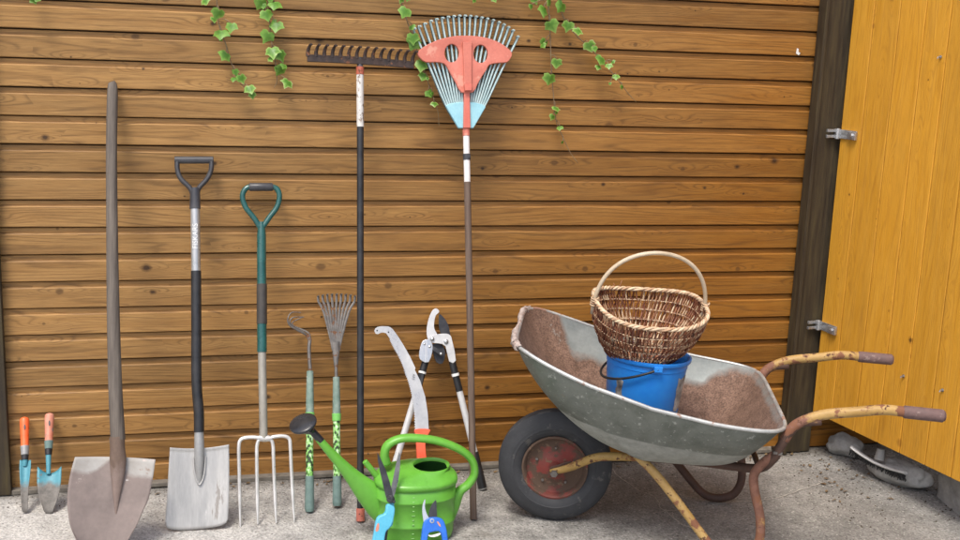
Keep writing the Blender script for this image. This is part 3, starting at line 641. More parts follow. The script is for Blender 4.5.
# ------------------------------------------------------------------ 8 bow rake
F = Frame('garden_rake', 'heavy iron garden rake with long black pole and upturned toothed head', 'rake', gp(360.5, 521), at(360, 60, -.06))
b = MB(); b.tube(F.path([(360.5, 510), (360.3, 126)]), .0118, 18); b.build('pole', mt_blackpl, F.o)
b = MB(); b.tube(F.path([(360.3, 127), (360, 74)]), .0126, 18); b.build('worn_sleeve', mt_flakewhite, F.o)
b = MB(); b.tube(F.path([(360, 75), (360, 67)]), .0135, 16); b.build('red_band', mt_redpaint, F.o, bevel=.001)
b = MB(); b.tube(cat(F.path([(360, 68, 0), (360, 63, 0), (360, 57, -.004)]), 3), [.011, .011, .010, .009, .008, .008, .008], 12); b.build('neck', mt_charcoal, F.o)
b = MB(); b.tube(F.path([(360.5, 508), (360.5, 521)]), [.0145, .0145], 16); b.build('foot_cap', mt_coralpl, F.o, bevel=.002)
for dx, dy in ((-1.2, 514), (1.3, 516)):
    x, z = F.l(360.5+dx, dy, -.0135); b = MB(); b.lathe([(.0001, .001), (.0018, .001), (.0018, 0)], 8, (x, -.0138, z), (0, -1, 0)); b.build('cap_hole', mt_blackpl, F.o)
A = F.l(307, 58.5); B_ = F.l(413.5, 65.5)
b = MB(); n = 40; R = []
for i in range(n+1):
    t = i/n; x = A[0]+(B_[0]-A[0])*t; z = A[1]+(B_[1]-A[1])*t+.003*math.sin(PI*t); h = .0125; d_ = .004
    R.append([(x, -.006+d_, z-h), (x, -.006+d_, z+h), (x, -.006-d_, z+h), (x, -.006-d_, z-h)])
b.rings(R); b.build('head_bar', mt_rakeiron, F.o, bevel=.002)
for i in range(14):
    t = (i+.12)/13.25; x = A[0]+(B_[0]-A[0])*t; z = A[1]+(B_[1]-A[1])*t+.003*math.sin(PI*t)
    Q = [(x, -.006, z+.006), (x-.001, -.008, z+.020), (x+.002, -.018, z+.034), (x+.006, -.036, z+.040), (x+.008, -.052, z+.036)]; Q = cat(Q, 4); m = len(Q)
    b = MB(); b.tube(Q, [.0074-.0040*j/m for j in range(m)], 8, b=[.0062-.0030*j/m for j in range(m)]); b.build('tooth', mt_rakeiron, F.o)

# ------------------------------------------------------------------ 9 leaf rake
F = Frame('leaf_rake', 'large fan leaf rake with coral red plate, pale blue tines and long brown shaft', 'rake', gp(473.5, 519), at(466, 16, -.035))
b = MB(); b.tube(cat(F.path([(473.5, 519), (470.5, 350), (467.3, 182)]), 5), .0118, 16); b.build('shaft', mt_brownwood, F.o)
b = MB(); b.tube(F.path([(467.3, 184), (466.2, 134)]), .0112, 16); b.build('white_sleeve', M('white_sleeve', [(.66, .63, .60), (.75, .72, .70)], 30, .4, 0, .1), F.o)
b = MB(); b.tube(F.path([(466.9, 160), (466.7, 154)]), .0135, 14); b.box(F.p(468, 156.5, -.008), (.014, .012, .010)); b.build('clamp', mt_charcoal, F.o, bevel=.001)
b = MB(); b.tube(F.path([(466.3, 136), (466.1, 128)]), .0128, 14); b.build('coupling', mt_coralpl, F.o, bevel=.001)
def C(x, y, s=4.5, ox=410, oy=10): return (ox+x/s, oy+y/s)
tops = [(20, 84), (43, 74), (68, 62), (95, 50), (120, 42), (146, 37), (172, 32), (197, 29), (222, 27), (247, 27), (271, 28), (296, 31), (321, 35), (346, 40), (372, 47), (398, 56), (420, 66), (440, 78), (461, 92), (482, 120)]
for i, (tx, ty) in enumerate(tops):
    u = (i-9.5)/9.5; b = MB()
    r0_ = (250+90*u, 424-8*(1-u*u)); mid = ((r0_[0]*.45+tx*.55), (r0_[1]*.45+(ty+6)*.55))
    P = [C(250+32*u, 520)+(-.002,), C(*r0_)+(-.003,), C(*mid)+(-.006,), C(tx, ty+14)+(-.014,), C(tx, ty)+(-.020,)]
    Q = cat(F.path(P), 4); q = Q[-1]; Q.append((q[0], q[1]-.012, q[2]-.001)); Q.append((q[0], q[1]-.024, q[2]-.006))
    b.tube(Q, .0033, 6, b=.0030, hint=(0, 1, 0)); Q2 = [(x, y+.0065, z) for x, y, z in Q[:-2]]; b.tube(Q2, .0050, 4, b=.0062, hint=(0, 1, 0), k=1.); b.build('tine', mt_tinepale, F.o)
b = MB(); b.prism(F.out([C(158, 432), C(172, 424), C(210, 417), C(250, 414), C(290, 418), C(325, 426), C(340, 437), C(284, 533), C(216, 533)]), -.008, .006); b.build('blue_root', mt_paleblue, F.o, bevel=.003)
# red plate with two holes, made as a fan-shaped grid with holes cut by boolean
out = [C(*p) for p in [(28, 197), (60, 170), (105, 147), (150, 132), (200, 123), (245, 121), (300, 124), (350, 134), (400, 154), (437, 180), (453, 200), (447, 222), (430, 241), (390, 244), (352, 252), (338, 275), (318, 305), (298, 340), (278, 375), (225, 375), (202, 335), (182, 300), (165, 268), (148, 246), (110, 240), (66, 240), (40, 220)]]
b = MB(); b.prism(F.out(out, 0, 2), -.020, -.009); pl = b.build('face_plate', mt_coralpl, F.o)
for (hx, hy) in ((183, 200), (312, 203)):
    ce = MB(); ce.prism(F.out([C(hx+32*math.cos(a), hy+41*math.sin(a)) for a in [2*PI*i/24 for i in range(24)]]), -.05, .05); co = ce.build('cutter', mt_coralpl, F.o)
    q = pl.modifiers.new('hole', 'BOOLEAN'); q.object = co; q.operation = 'DIFFERENCE'; q.solver = 'EXACT'
    bpy.context.view_layer.update(); dg = bpy.context.evaluated_depsgraph_get(); dg.update()
    me = bpy.data.meshes.new_from_object(pl.evaluated_get(dg)); pl.modifiers.clear(); pl.data = me; bpy.data.objects.remove(co)
q = pl.modifiers.new('bevel', 'BEVEL'); q.width = .0018; q.segments = 2; q.limit_method = 'ANGLE'; q.angle_limit = math.radians(45)
b = MB(); b.prism(F.out([C(229, 152), C(271, 152), C(270, 345), C(236, 345)]), -.030, -.018); b.build('spine', mt_coralpl, F.o, bevel=.003)
b = MB(); b.prism(F.out([C(234, 343), C(270, 343), C(268, 372), C(238, 372)]), -.036, -.016); b.prism(F.out([C(239, 370), C(264, 370), C(268, 534), C(236, 534)]), -.018, -.006); b.build('strap', M('deep_coral_plastic', [(.55, .13, .09), (.62, .18, .13)], 15, .5, 0, .1), F.o, bevel=.002)

# ------------------------------------------------------------------ 10 pruning saw
def D(x, y, s=3.857, ox=360, oy=300): return (ox+x/s, oy+y/s)
F = Frame('pruning_saw', 'curved silver pruning saw with hooked tip and orange red handle behind the watering can', 'saw', gp(423, 507), at(385, 329, -.075))
def D1(x, y): return (370+x/7.714, 320+y/7.714)
def D2(x, y): return (380+x/6.75, 370+y/6.75)
o1 = [D1(*p) for p in [(33, 84), (40, 66), (58, 54), (90, 48), (140, 50), (160, 58), (178, 74), (215, 125), (265, 205), (310, 285), (350, 370)]]+[D2(*p) for p in [(235, 0), (270, 70), (305, 180), (322, 290), (329, 410)]]
o2 = [D2(*p) for p in [(240, 410), (235, 290), (220, 180), (195, 80), (165, 0)]]+[D1(*p) for p in [(285, 430), (260, 360), (225, 280), (185, 210), (150, 140), (125, 103), (105, 97), (85, 98), (60, 110), (44, 106)]]
b = MB(); b.prism(F.out(o1, -.004)+F.out(o2, -.004), -.0052, -.0030); b.build('blade', mt_steel, F.o)
b = MB(); T2 = cat(F.out(o2[:10], -.004), 7, False)
for i in range(0, len(T2)-2):
    a, c = T2[i], T2[i+1]; mx_, mz = (a[0]+c[0])/2, (a[1]+c[1])/2; dx, dz = c[0]-a[0], c[1]-a[1]; ln = math.hypot(dx, dz)
    nx, nz = (-dz/ln, dx/ln)
    if nx > 0: nx, nz = -nx, -nz
    b.prism([a, c, (mx_+nx*.004, mz+nz*.004)], -.0048, -.0034)
b.build('teeth', mt_steel, F.o, sharp=20)
for (hx, hy) in ((66, 118), (110, 124)):
    x, z = F.l(*D(hx, hy), -.0055); b = MB(); b.lathe([(.0001, .0005), (.0028, .0005), (.0028, 0)], 10, (x, -.0055, z), (0, -1, 0)); b.build('blade_hole', mt_blackpl, F.o)
b = MB(); b.prism(F.out([(414.5, 429.5), (429.5, 429.5), (428.5, 434), (425.5, 440), (426, 455), (430, 475), (436, 497), (424, 497), (418, 472), (416, 445), (416, 437)], -.004, 3), -.014, .006); b.build('handle', M('red_orange_plastic', [(.70, .085, .03), (.78, .12, .05)], 25, .4, 0, .06), F.o, bevel=.004)
lettering('ARS', .013, F, 413.5, 377, -.0056, -1.25+PI, mt_darksteel, th=.0002)

# ------------------------------------------------------------------ 11 loppers
F = Frame('loppers', 'silver ratchet loppers with black grips standing open against the wall', 'loppers', gp(440, 492), at(436, 310, -.03))
b = MB(); b.prism(F.out([D(*p) for p in [(290, 33), (302, 38), (304, 48), (292, 60), (286, 85), (286, 110), (300, 140), (290, 165), (268, 160), (258, 140), (257, 110), (264, 75), (276, 45)]], 0, 3), -.004, .001); b.build('hook_blade', mt_alupaint, F.o, bevel=.001)
b = MB(); b.prism(F.out([D(*p) for p in [(306, 56), (322, 66), (338, 90), (346, 118), (348, 140), (330, 140), (312, 128), (305, 100)]], 0, 3), .002, .005); b.build('cutting_blade', mt_darksteel, F.o)
b = MB(); b.prism(F.out([D(*p) for p in [(270, 140), (300, 132), (330, 130), (347, 138), (354, 160), (368, 234), (342, 238), (328, 180), (300, 168), (275, 165)]], 0, 2), -.012, -.005); b.build('right_arm_plate', mt_alupaint, F.o, bevel=.0015)
b = MB(); b.prism(F.out([D(*p) for p in [(240, 158), (262, 152), (276, 170), (276, 200), (262, 240), (236, 236), (224, 218), (230, 180)]], 0, 2), -.018, -.010); b.build('ratchet_bracket', mt_alu, F.o, bevel=.0015)
b = MB(); b.prism(F.out([D(*p) for p in [(282, 170), (318, 172), (330, 205), (320, 245), (296, 240), (284, 205)]], 0, 2), .004, .012); b.prism(F.out([D(*p) for p in [(276, 176), (316, 200), (310, 215), (268, 190)]], 0), -.016, -.011); b.build('ratchet_link', mt_darksteel, F.o, bevel=.001)
for (bx, by, br) in ((279, 150, .0075), (332, 160, .0085), (268, 180, .006), (312, 208, .006), (248, 170, .005)):
    x, z = F.l(*D(bx, by), -.015); b = MB(); b.lathe([(.0001, .005), (br*.6, .004), (br, .001), (br, -.004)], 14, (x, -.016, z), (0, -1, 0)); b.build('bolt', mt_hinge, F.o)
def lop_arm(p0, p1, p2, p3):
    b = MB(); b.tube(F.path([p0, p1]), .0132, 16, b=.011, hint=(0, 1, 0)); b.build('ferrule', mt_blackpl, F.o, bevel=.001)
    m = ((p0[0]*.55+p1[0]*.45), (p0[1]*.55+p1[1]*.45)); d = ((p1[0]-p0[0])*.045, (p1[1]-p0[1])*.045)
    b = MB(); b.tube(F.path([(m[0]-d[0], m[1]-d[1]), (m[0]+d[0], m[1]+d[1])]), .0142, 16); b.build('white_ring', mt_white, F.o)
    b = MB(); b.tube(F.path([p1, p2]), .0122, 16, b=.010, hint=(0, 1, 0)); b.build('arm_tube', mt_alupaint, F.o)
    b = MB(); b.tube(F.path([p2, ((p2[0]*.3+p3[0]*.7), (p2[1]*.3+p3[1]*.7)), p3]), [.014, .016, .0165], 16); b.build('grip', mt_blackpl, F.o, bevel=.002)
    b = MB(); dx, dy = (p3[0]-p2[0])/30, (p3[1]-p2[1])/30; b.tube(F.path([p3, (p3[0]+dx, p3[1]+dy)]), [.0167, .0155], 16); b.build('end_ring', mt_grey, F.o)
lop_arm(D(355, 236), D(384, 352), (474.5, 452), (482.5, 488))
lop_arm(D(252, 238), D(226, 330), (392, 474), (388.5, 491))
b = MB(); b.prism(F.out([D(*p) for p in [(236, 285), (244, 285), (236, 330), (228, 330)]]), -.012, .0); b.build('buffer', mt_charcoal, F.o)

# ------------------------------------------------------------------ 12 watering can
cx0, cy0 = .642, -.555
wc = thing('watering_can', 'bright green plastic watering can with long spout and black rose', 'watering can', (cx0, cy0, 0))
def oval(z, a, bb, ox=0, oy=0, tilt=0, n=56, e=2.3):
    R = []
    for j in range(n):
        t = 2*PI*j/n; c, s = math.cos(t), math.sin(t); x = a*1.045*math.copysign(abs(c)**(2/e), c); y = bb*math.copysign(abs(s)**(2/e), s)
        R.append((ox+x, oy+y, z+tilt*y))
    return R
rg = [oval(0, .110, .080), oval(.003, .118, .086), oval(.02, .122, .089), oval(.055, .123, .090), oval(.058, .126, .093), oval(.064, .126, .093), oval(.067, .123, .090),
      oval(.140, .125, .092), oval(.143, .128, .095), oval(.148, .128, .095), oval(.151, .125, .092), oval(.178, .126, .093), oval(.180, .123, .090), oval(.184, .123, .090), oval(.187, .130, .097), oval(.198, .131, .098),
      oval(.207, .129, .096, tilt=.05), oval(.2145, .122, .090, tilt=.09), oval(.2215, .108, .078, tilt=.12), oval(.231, .080, .062, .018, 0, .14), oval(.2370, .064, .050, .042, 0, .14), oval(.2400, .060, .046, .048, .0, .14, e=2), oval(.2385, .0565, .043, .050, 0, .14, e=2), oval(.228, .0565, .043, .050, 0, .14, e=2)]
b = MB(); b.rings(rg, True, False); b.build('body', mt_green, wc, sharp=70)
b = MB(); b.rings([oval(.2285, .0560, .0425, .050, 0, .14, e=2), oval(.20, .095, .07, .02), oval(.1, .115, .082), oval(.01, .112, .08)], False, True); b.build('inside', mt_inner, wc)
FW = Frame('tmp', 'x', 'x', (cx0, cy0, 0), (cx0, cy0, .3)); bpy.data.objects.remove(FW.o); FW.o = wc
hp = [(386, 464, .017, .018), (384.5, 455, .0145, .019), (387, 446, .0135, .019), (396, 440, .0130, .018), (410, 437.8, .0130, .018), (436, 440.5, .0130, .018), (459, 449, .0130, .018), (471.5, 459.5, .0130, .018), (474.5, 473, .013, .018), (468.5, 484, .014, .018), (460, 491, .0165, .018), (452, 503, .030, .018), (444, 517, .038, .016)]
Q = cat([FW.p(x, y, 0)+(a, c) for x, y, a, c in hp], 5)
b = MB(); b.tube([q[:3] for q in Q], [q[3] for q in Q], 18, b=[q[4] for q in Q], hint=(0, 1, 0)); b.build('handle', mt_green, wc, sharp=180)
sp_ = [(318, 438, .0115, .0115), (330, 452, .0145, .014), (342, 465, .019, .017), (355, 479, .028, .021), (368, 492, .042, .026), (380, 502, .055, .032), (392, 512, .06, .035)]
Q = cat([FW.p(x, y, 0)+(a, c) for x, y, a, c in sp_], 5)
b = MB(); b.tube([q[:3] for q in Q], [q[3] for q in Q], 20, b=[q[4] for q in Q], hint=(0, 1, 0)); b.build('spout', mt_green, wc, sharp=180)
b = MB(); b.tube(FW.path([(380, 480), (364.5, 461)]), [.0105, .0092], 14); b.build('rose_holder', mt_green, wc, bevel=.003)
b = MB(); Q = FW.path([(321, 441), (313, 432)]); b.tube(Q, [.0125, .0115], 16)
nk = Vector(FW.p(313, 432)); ct = Vector(FW.p(303.5, 424.5)); axd = Vector((-.30, -.30, .80)).normalized(); R = []
d0 = (ct-nk).normalized()
for i in range(9):
    t = i/8; c = nk.lerp(ct, t); dd_ = d0.lerp(axd, t).normalized(); q = Vector((0, 0, 1)).rotation_difference(dd_); r = .0115+(.043-.0115)*t**1.25
    R.append([c+q@Vector((r*math.cos(2*PI*j/28), r*math.sin(2*PI*j/28), 0)) for j in range(28)])
for (r, h) in ((.0445, .004), (.0440, .0075), (.040, .0095), (.028, .0125), (.012, .0145), (.002, .015)):
    q = Vector((0, 0, 1)).rotation_difference(axd); R.append([ct+axd*h+q@Vector((r*math.cos(2*PI*j/28), r*math.sin(2*PI*j/28), 0)) for j in range(28)])
b.rings(R, False, True); b.build('rose', M('glossy_black_plastic', [(.02, .021, .024), (.03, .031, .035)], 30, .22, 0, .05), wc, sharp=60)
def can_front(z, x): # front surface y at body
    e = 2.3; a, bb = .125, .092; return -bb*(1-abs(x/a)**e)**(1/e)
b = MB()
for i in range(10):
    z = .028+.0155*i; x = -.022
    if abs(z-.061) < .008 or abs(z-.146) < .006: continue
    hw = .010 if i % 5 == 0 else .0065
    b = MB(); b.box((x, can_front(z, x/1.045)-.0004, z), (hw, .0018, .0016)); b.build('litre_mark', mt_mark, wc)

# ------------------------------------------------------------------ 13 grass shears, 14 secateurs
def E_(x, y, s=4.917, ox=360, oy=430): return (ox+x/s, oy+y/s)
fy = cy0-.096
F = Frame('grass_shears', 'grass shears with two grey blades and light blue handles leaning on the watering can', 'shears', (at(381, 556, fy-.075).x, fy-.075, .004), at(391, 500, fy-.022))
o = [E_(*p) for p in [(84, 108), (100, 140), (125, 195), (143, 250), (156, 300), (160, 335), (140, 345), (126, 330), (112, 270), (96, 200), (86, 150)]]
b = MB(); b.prism(F.out(o), -.006, -.003); b.build('blade', mt_darksteel, F.o, bevel=.0008)
o = [E_(*p) for p in [(192, 108), (199, 130), (196, 190), (188, 250), (172, 310), (162, 340), (148, 335), (150, 300), (160, 250), (174, 180), (186, 130)]]
b = MB(); b.prism(F.out(o), -.002, .001); b.build('blade', M('grey_worn_blade', [(.12, .12, .125), (.22, .22, .22)], 30, .4, .4, .1), F.o, bevel=.0008)
for (hx, hy, hr, hh) in ((150, 340, .0125, .008), (141, 330, .005, .013), (165, 352, .005, .011)):
    x, z = F.l(*E_(hx, hy), -.006); b = MB(); b.lathe([(.0001, hh+.001), (hr*.6, hh), (hr, hh*.6), (hr, -.004)], 16, (x, -.006, z), (0, -1, 0)); b.build('pivot', mt_darksteel, F.o)
o = [E_(*p) for p in [(128, 362), (160, 372), (166, 395), (156, 450), (140, 480), (122, 500), (112, 560), (100, 640), (52, 640), (54, 560), (66, 490), (74, 445), (88, 420), (118, 405)]]
b = MB(); b.prism(F.out(o, 0, 3), -.020, .000); b.build('front_handle', mt_shblue, F.o, bevel=.005, seg=3)
o = [E_(*p) for p in [(150, 350), (168, 352), (168, 420), (160, 470), (146, 470), (148, 410)]]
b = MB(); b.prism(F.out(o, 0, 2), .002, .008); b.build('linkage', mt_shblue, F.o, bevel=.001)
o = [E_(*p) for p in [(126, 500), (140, 480), (130, 560), (122, 640), (98, 640), (108, 560)]]
b = MB(); b.prism(F.out(o, 0, 2), .001, .014); b.build('lower_handle', mt_blackpl, F.o, bevel=.002)
o = [E_(*p) for p in [(84, 462), (94, 460), (92, 490), (82, 500), (76, 492)]]
b = MB(); b.prism(F.out(o, -.02, 2), -.0208, -.019); b.build('inlay', mt_faded, F.o)

def H_(x, y, s=7.717, ox=405, oy=470): return (ox+x/s, oy+y/s)
F = Frame('secateurs', 'bright blue handled secateurs standing against the front of the watering can', 'secateurs', (at(434, 556, fy-.07).x, fy-.07, .004), at(431, 500, fy-.012))
o = [H_(*p) for p in [(150, 226), (155, 240), (152, 280), (160, 320), (178, 360), (190, 372), (176, 400), (150, 425), (138, 380), (131, 320), (134, 270)]]
b = MB(); b.prism(F.out(o, 0, 3), -.006, -.002); b.build('hook_blade', mt_alu, F.o, bevel=.0008)
o = [H_(*p) for p in [(240, 234), (244, 300), (246, 350), (236, 372), (186, 372), (184, 330), (196, 290), (215, 256)]]
b = MB(); b.prism(F.out(o, 0, 3), -.002, .001); b.build('cutting_blade', mt_darksteel, F.o, bevel=.0006)
o = [H_(*p) for p in [(168, 372), (215, 362), (262, 366), (290, 385), (308, 430), (322, 500), (330, 640), (288, 640), (284, 540), (272, 488), (250, 470), (200, 478), (178, 490), (168, 540), (150, 640), (108, 640), (120, 540), (132, 440), (145, 395)]]
b = MB(); b.prism(F.out(o, 0, 2), -.014, .003); b.build('handles', mt_secblue, F.o, bevel=.004, seg=3)
for (hx, hy, hr, mm) in ((208, 392, .0075, mt_hinge), (208, 392, .0035, mt_secblue)):
    x, z = F.l(*H_(hx, hy), -.014); b = MB(); b.lathe([(.0001, .003 if hr < .005 else .002), (hr, .0025 if hr < .005 else .0015), (hr, -.004)], 16, (x, -.014, z), (0, -1, 0)); b.build('pivot_ring' if hr > .005 else 'pivot', mm, F.o)
o = [H_(*p) for p in [(244, 400), (256, 396), (272, 420), (276, 440), (262, 430)]]
b = MB(); b.prism(F.out(o, -.014), -.0152, -.013); b.build('lock_catch', mt_faded, F.o)
o = [H_(*p) for p in [(172, 496), (196, 502), (225, 496), (266, 484), (270, 494), (250, 508), (215, 516), (184, 512)]]
b = MB(); b.prism(F.out(o, 0, 2), -.010, -.004); b.build('spring_bar', mt_white, F.o, bevel=.001)

# ------------------------------------------------------------------ 15 wheelbarrow
WO = Vector((1.136, -.493, 0)); wa = Vector((.942, -.335, 0)).normalized(); wb_ = Vector((-wa.y, wa.x, 0))
WM = Matrix(((wa.x, wb_.x, 0, WO.x), (wa.y, wb_.y, 0, WO.y), (0, 0, 1, 0), (0, 0, 0, 1)))
br = thing('wheelbarrow', 'old galvanised wheelbarrow with rusty yellow frame and one black pneumatic tyre', 'wheelbarrow', mat=WM)
def rimz(x): t = (x+.10)/.80; return .66-.185*t-.036*math.sin(PI*min(1, max(0, t)))
def plan(s, n=144):
    # s = 0 rim, 1 bottom
    h = s**1.25; v = 1-(1-s)**1.45
    R = []
    for j in range(n):
        t = 2*PI*j/n; c, q = math.cos(t), math.sin(t); e = 7.5-4*s
        cc = math.copysign(abs(c)**(2/e), c); qq = math.copysign(abs(q)**(2/e), q)
        ax_ = .290+(.418 if cc > 0 else .432)*cc; wy = (.380-.018*abs(cc)**2-(.062 if cc < 0 else 0)*abs(cc)**2)*qq
        bx = .385+.185*cc; by = .195*qq
        hx = s**(1.25-.40*max(0, cc)); x = ax_*(1-hx)+bx*hx; y = wy*(1-h)+by*h
        zr = rimz(ax_); zb = .300+.02*(cc < -.5)*abs(cc)
        R.append((x, y, zr*(1-v)+zb*v))
    return R
ns = 18
b = MB(); b.rings([plan(i/ns) for i in range(ns+1)], False, True, k=[min(1, max(0, (i/ns-.40)*9)) for i in range(ns+1)]); tr = b.build('tray', mt_galv, br, sharp=180)
def inset(R, d): return [(x*(1-d/.4)+.3*d/.4, y*(1-d/.34), z+.003) for x, y, z in R]
def kin(i):
    ring = plan(i/ns); return [min(1.4, 1.55*(i/ns)+.9*max(0, min(1, (.035-x)/.10))+.42*max(0, min(1, (x-.50)/.12))+(.1 if i == 0 and x > .69 else 0)) for x, y, z in ring]
b = MB(); Rr = [inset(plan(i/ns), .004) for i in range(ns+1)]; b.rings(Rr, False, True)
b.k = [q for i in range(ns+1) for q in kin(i)]
b.build('tray_lining', mt_galvin, br, sharp=180)
rm = plan(0); b = MB(); b.tube([(x, y, z+.002) for x, y, z in rm], .0062, 10, closed=True); b.build('rim_bead', mt_bead, br)
b = MB(); nose = [rm[j] for j in range(144) if rm[j][0] < -.120 and abs(rm[j][1]) < .29]; nose.sort(key=lambda p: p[1])
Q = []
for i in range(len(nose)-1):
    for t in (0, .25, .5, .75):
        p = [nose[i][c]*(1-t)+nose[i+1][c]*t for c in range(3)]; Q.append((p[0]+random.uniform(-.004, .003)-.004, p[1], p[2]+random.uniform(-.004, .006)))
if len(Q) > 3: b.tube(Q, [random.uniform(.006, .0125) for _ in Q], 9, b=[random.uniform(.009, .016) for _ in Q], hint=(0, 0, 1)); b.build('rusted_lip', mt_crust, br, sharp=180)

# wheel
wh = MB(); prof = []; RT = .194; rt = .046
tp = []
for i in range(56):
    t = 2*PI*i/56; cr_, ss = math.cos(t), math.sin(t)
    rr = RT-rt+rt*1.0*cr_*(1.0); hh = rt*1.02*math.copysign(abs(ss)**.9, ss)
    if -.2 < cr_ < .93: rr += .0030*math.cos(i*PI); hh *= 1-.02*math.cos(i*PI)                      # circumferential tread ribs
    tp.append((rr, hh))
tp.append(tp[0])
wh.lathe(tp, 72, (0, 0, .192), (0, 1, 0)); tyre_parent = thing('wheel', None, None, (0, 0, 0)); tyre_parent.parent = br; tyre_parent.pop('category', None)
wh.build('tyre', mt_tyre, tyre_parent, sharp=20)
b = MB(); b.lathe([(.112, -.034), (.106, -.036), (.100, -.030), (.096, -.014), (.080, -.008), (.052, -.014), (.040, -.024), (.022, -.026), (.020, -.050), (.0001, -.050)], 56, (0, 0, .19), (0, 1, 0))
b.lathe([(.112, .034), (.106, .036), (.100, .030), (.096, .014), (.080, .008), (.052, .014), (.040, .024), (.022, .026), (.020, .050), (.0001, .050)], 56, (0, 0, .19), (0, 1, 0))
b.lathe([(.112, -.034), (.112, .034)], 56, (0, 0, .19), (0, 1, 0)); b.build('rim', mt_rimred, tyre_parent, sharp=50)
for i in range(5):
    a = 2*PI*i/5+.3; b = MB(); b.lathe([(.0001, .006), (.0045, .005), (.0045, -.003)], 8, (.066*math.cos(a), -.014, .19+.066*math.sin(a)), (0, -1, 0)); b.build('rim_bolt', mt_rustsheen, tyre_parent)
b = MB(); b.tube([(0, -.086, .19), (0, .086, .19)], .008, 12); b.lathe([(.0001, .004), (.012, .004), (.014, -.002)], 6, (0, -.086, .19), (0, -1, 0)); b.build('axle', mt_rustsheen, tyre_parent)

def wpath(P): return [tuple(p) for p in P]
for s, nm in ((-1, 'near'), (1, 'far')):
    # axle fork arm (yellow) and the tube under the tray
    fa = cat([(-.012, s*.068, .188), (.05, s*.082, .215), (.13, s*.115, .268), (.20, s*.130, .284), (.30, s*.125, .286)], 5)
    b = MB(); n = len(fa); b.tube(fa, [.010+.004*min(1, i/6) for i in range(n)], 14, b=[.005+.009*min(1, i/8) for i in range(n)], hint=(0, 1, 0)); b.build('axle_arm', mt_yellow, br, sharp=180)
    b = MB(); b.prism([(-.020, .178), (-.004, .170), (.030, .186), (.062, .210), (.055, .232), (.020, .218), (-.014, .204)], s*.058, s*.064); b.build('axle_bracket', mt_rustdark, br, bevel=.002)
    b = MB(); b.tube(cat([(.29, s*.125, .286), (.45, s*.125, .286), (.56, s*.150, .288), (.645, s*.215, .312), (.676, s*.268, .366), (.692, s*.288, .418), (.708, s*.296, .458), (.740, s*.299, .497), (.80, s*.299, .510)], 6), .0145, 14); b.build('frame_tube', mt_rustdark, br, sharp=180)
    b = MB(); b.tube(cat([(.700, s*.292, .440), (.722, s*.298, .484), (.762, s*.300, .512), (.815, s*.300, .531), (.90, s*.300, .545), (.98, s*.302, .558), (1.045, s*.303, .556)], 6), .0158, 16, k=[max(.18, 1.25-2.2*i/36) for i in range(37)])
    hn = b.build('handle', mt_yr, br, sharp=180)
    b = MB(); b.tube([(1.035, s*.303, .556), (1.04, s*.303, .556), (1.150, s*.305, .552), (1.157, s*.305, .552)], [.016, .0195, .0195, .014], 16); b.build('grip', mt_gripbr, hn, bevel=.001)
    # U shaped leg
    lp = cat([(.262, s*.175, .312), (.33, s*.195, .255), (.42, s*.215, .155), (.50, s*.230, .060), (.545, s*.237, .022), (.595, s*.240, .0155), (.640, s*.240, .035), (.662, s*.240, .085), (.657, s*.240, .16), (.632, s*.240, .25), (.627, s*.242, .300), (.648, s*.252, .342), (.684, s*.272, .385)], 6)
    n = len(lp); b = MB(); b.tube(lp, .0145, 14, k=[min(1.2, max(0, (i/n-.40)*2.2)) for i in range(n)]); b.build('leg', mt_yr if s < 0 else mt_rustdark, br, sharp=180)
b = MB(); b.tube([(.635, -.245, .335), (.635, .245, .335)], .009, 10); b.build('cross_bar', mt_rustdark, br)
b = MB(); b.box((.676, -.272, .395), (.012, .05, .008)); b.lathe([(.0001, .006), (.008, .005), (.008, -.002)], 6, (.69, -.29, .395), (0, -1, 0)); b.build('bolt', mt_rustsheen, br)
b = MB(); b.box((.45, 0, .2965), (.03, .27, .005)); b.build('tray_support', mt_rustdark, br)

# ------------------------------------------------------------------ 16 bucket
bl = Vector((.275, -.01, .368)); bw = WM@bl
bk = thing('bucket', 'round blue plastic bucket standing inside the wheelbarrow tray under the basket', 'bucket', mat=Matrix.Translation(bw)@Matrix.Rotation(math.radians(3), 4, 'Y'))
HB = .235
b = MB(); b.lathe([(.0001, 0), (.112, 0), (.115, .003), (.132, HB-.03), (.134, HB-.029), (.134, HB-.025), (.133, HB-.012), (.141, HB-.010), (.144, HB-.005), (.144, HB+.003), (.139, HB+.005), (.134, HB+.001), (.131, HB-.02), (.113, .006), (.0001, .006)], 72); b.build('body', mt_bucket, bk, sharp=50)
Q = []
for i in range(25):
    t = i/24; a = PI+PI*t
    Q.append((.145*math.cos(a), .145*math.sin(a), HB-.012-.068*math.sin(PI*t)))
Q = [(x, y*1.02, z) for x, y, z in Q]
rot = Matrix.Rotation(math.radians(-98), 3, 'Z'); Q = [tuple(rot@Vector(q)) for q in Q]
b = MB(); b.tube(Q, .0042, 10); b.build('bail_handle', mt_blackpl, bk)
lug = Q[-1]; b = MB(); b.box((lug[0]*.985, lug[1]*.985, lug[2]), (.028, .012, .020), Matrix.Rotation(math.atan2(lug[1], lug[0])+PI/2, 3, 'Z')); b.build('lug', mt_bucket, bk, bevel=.003)
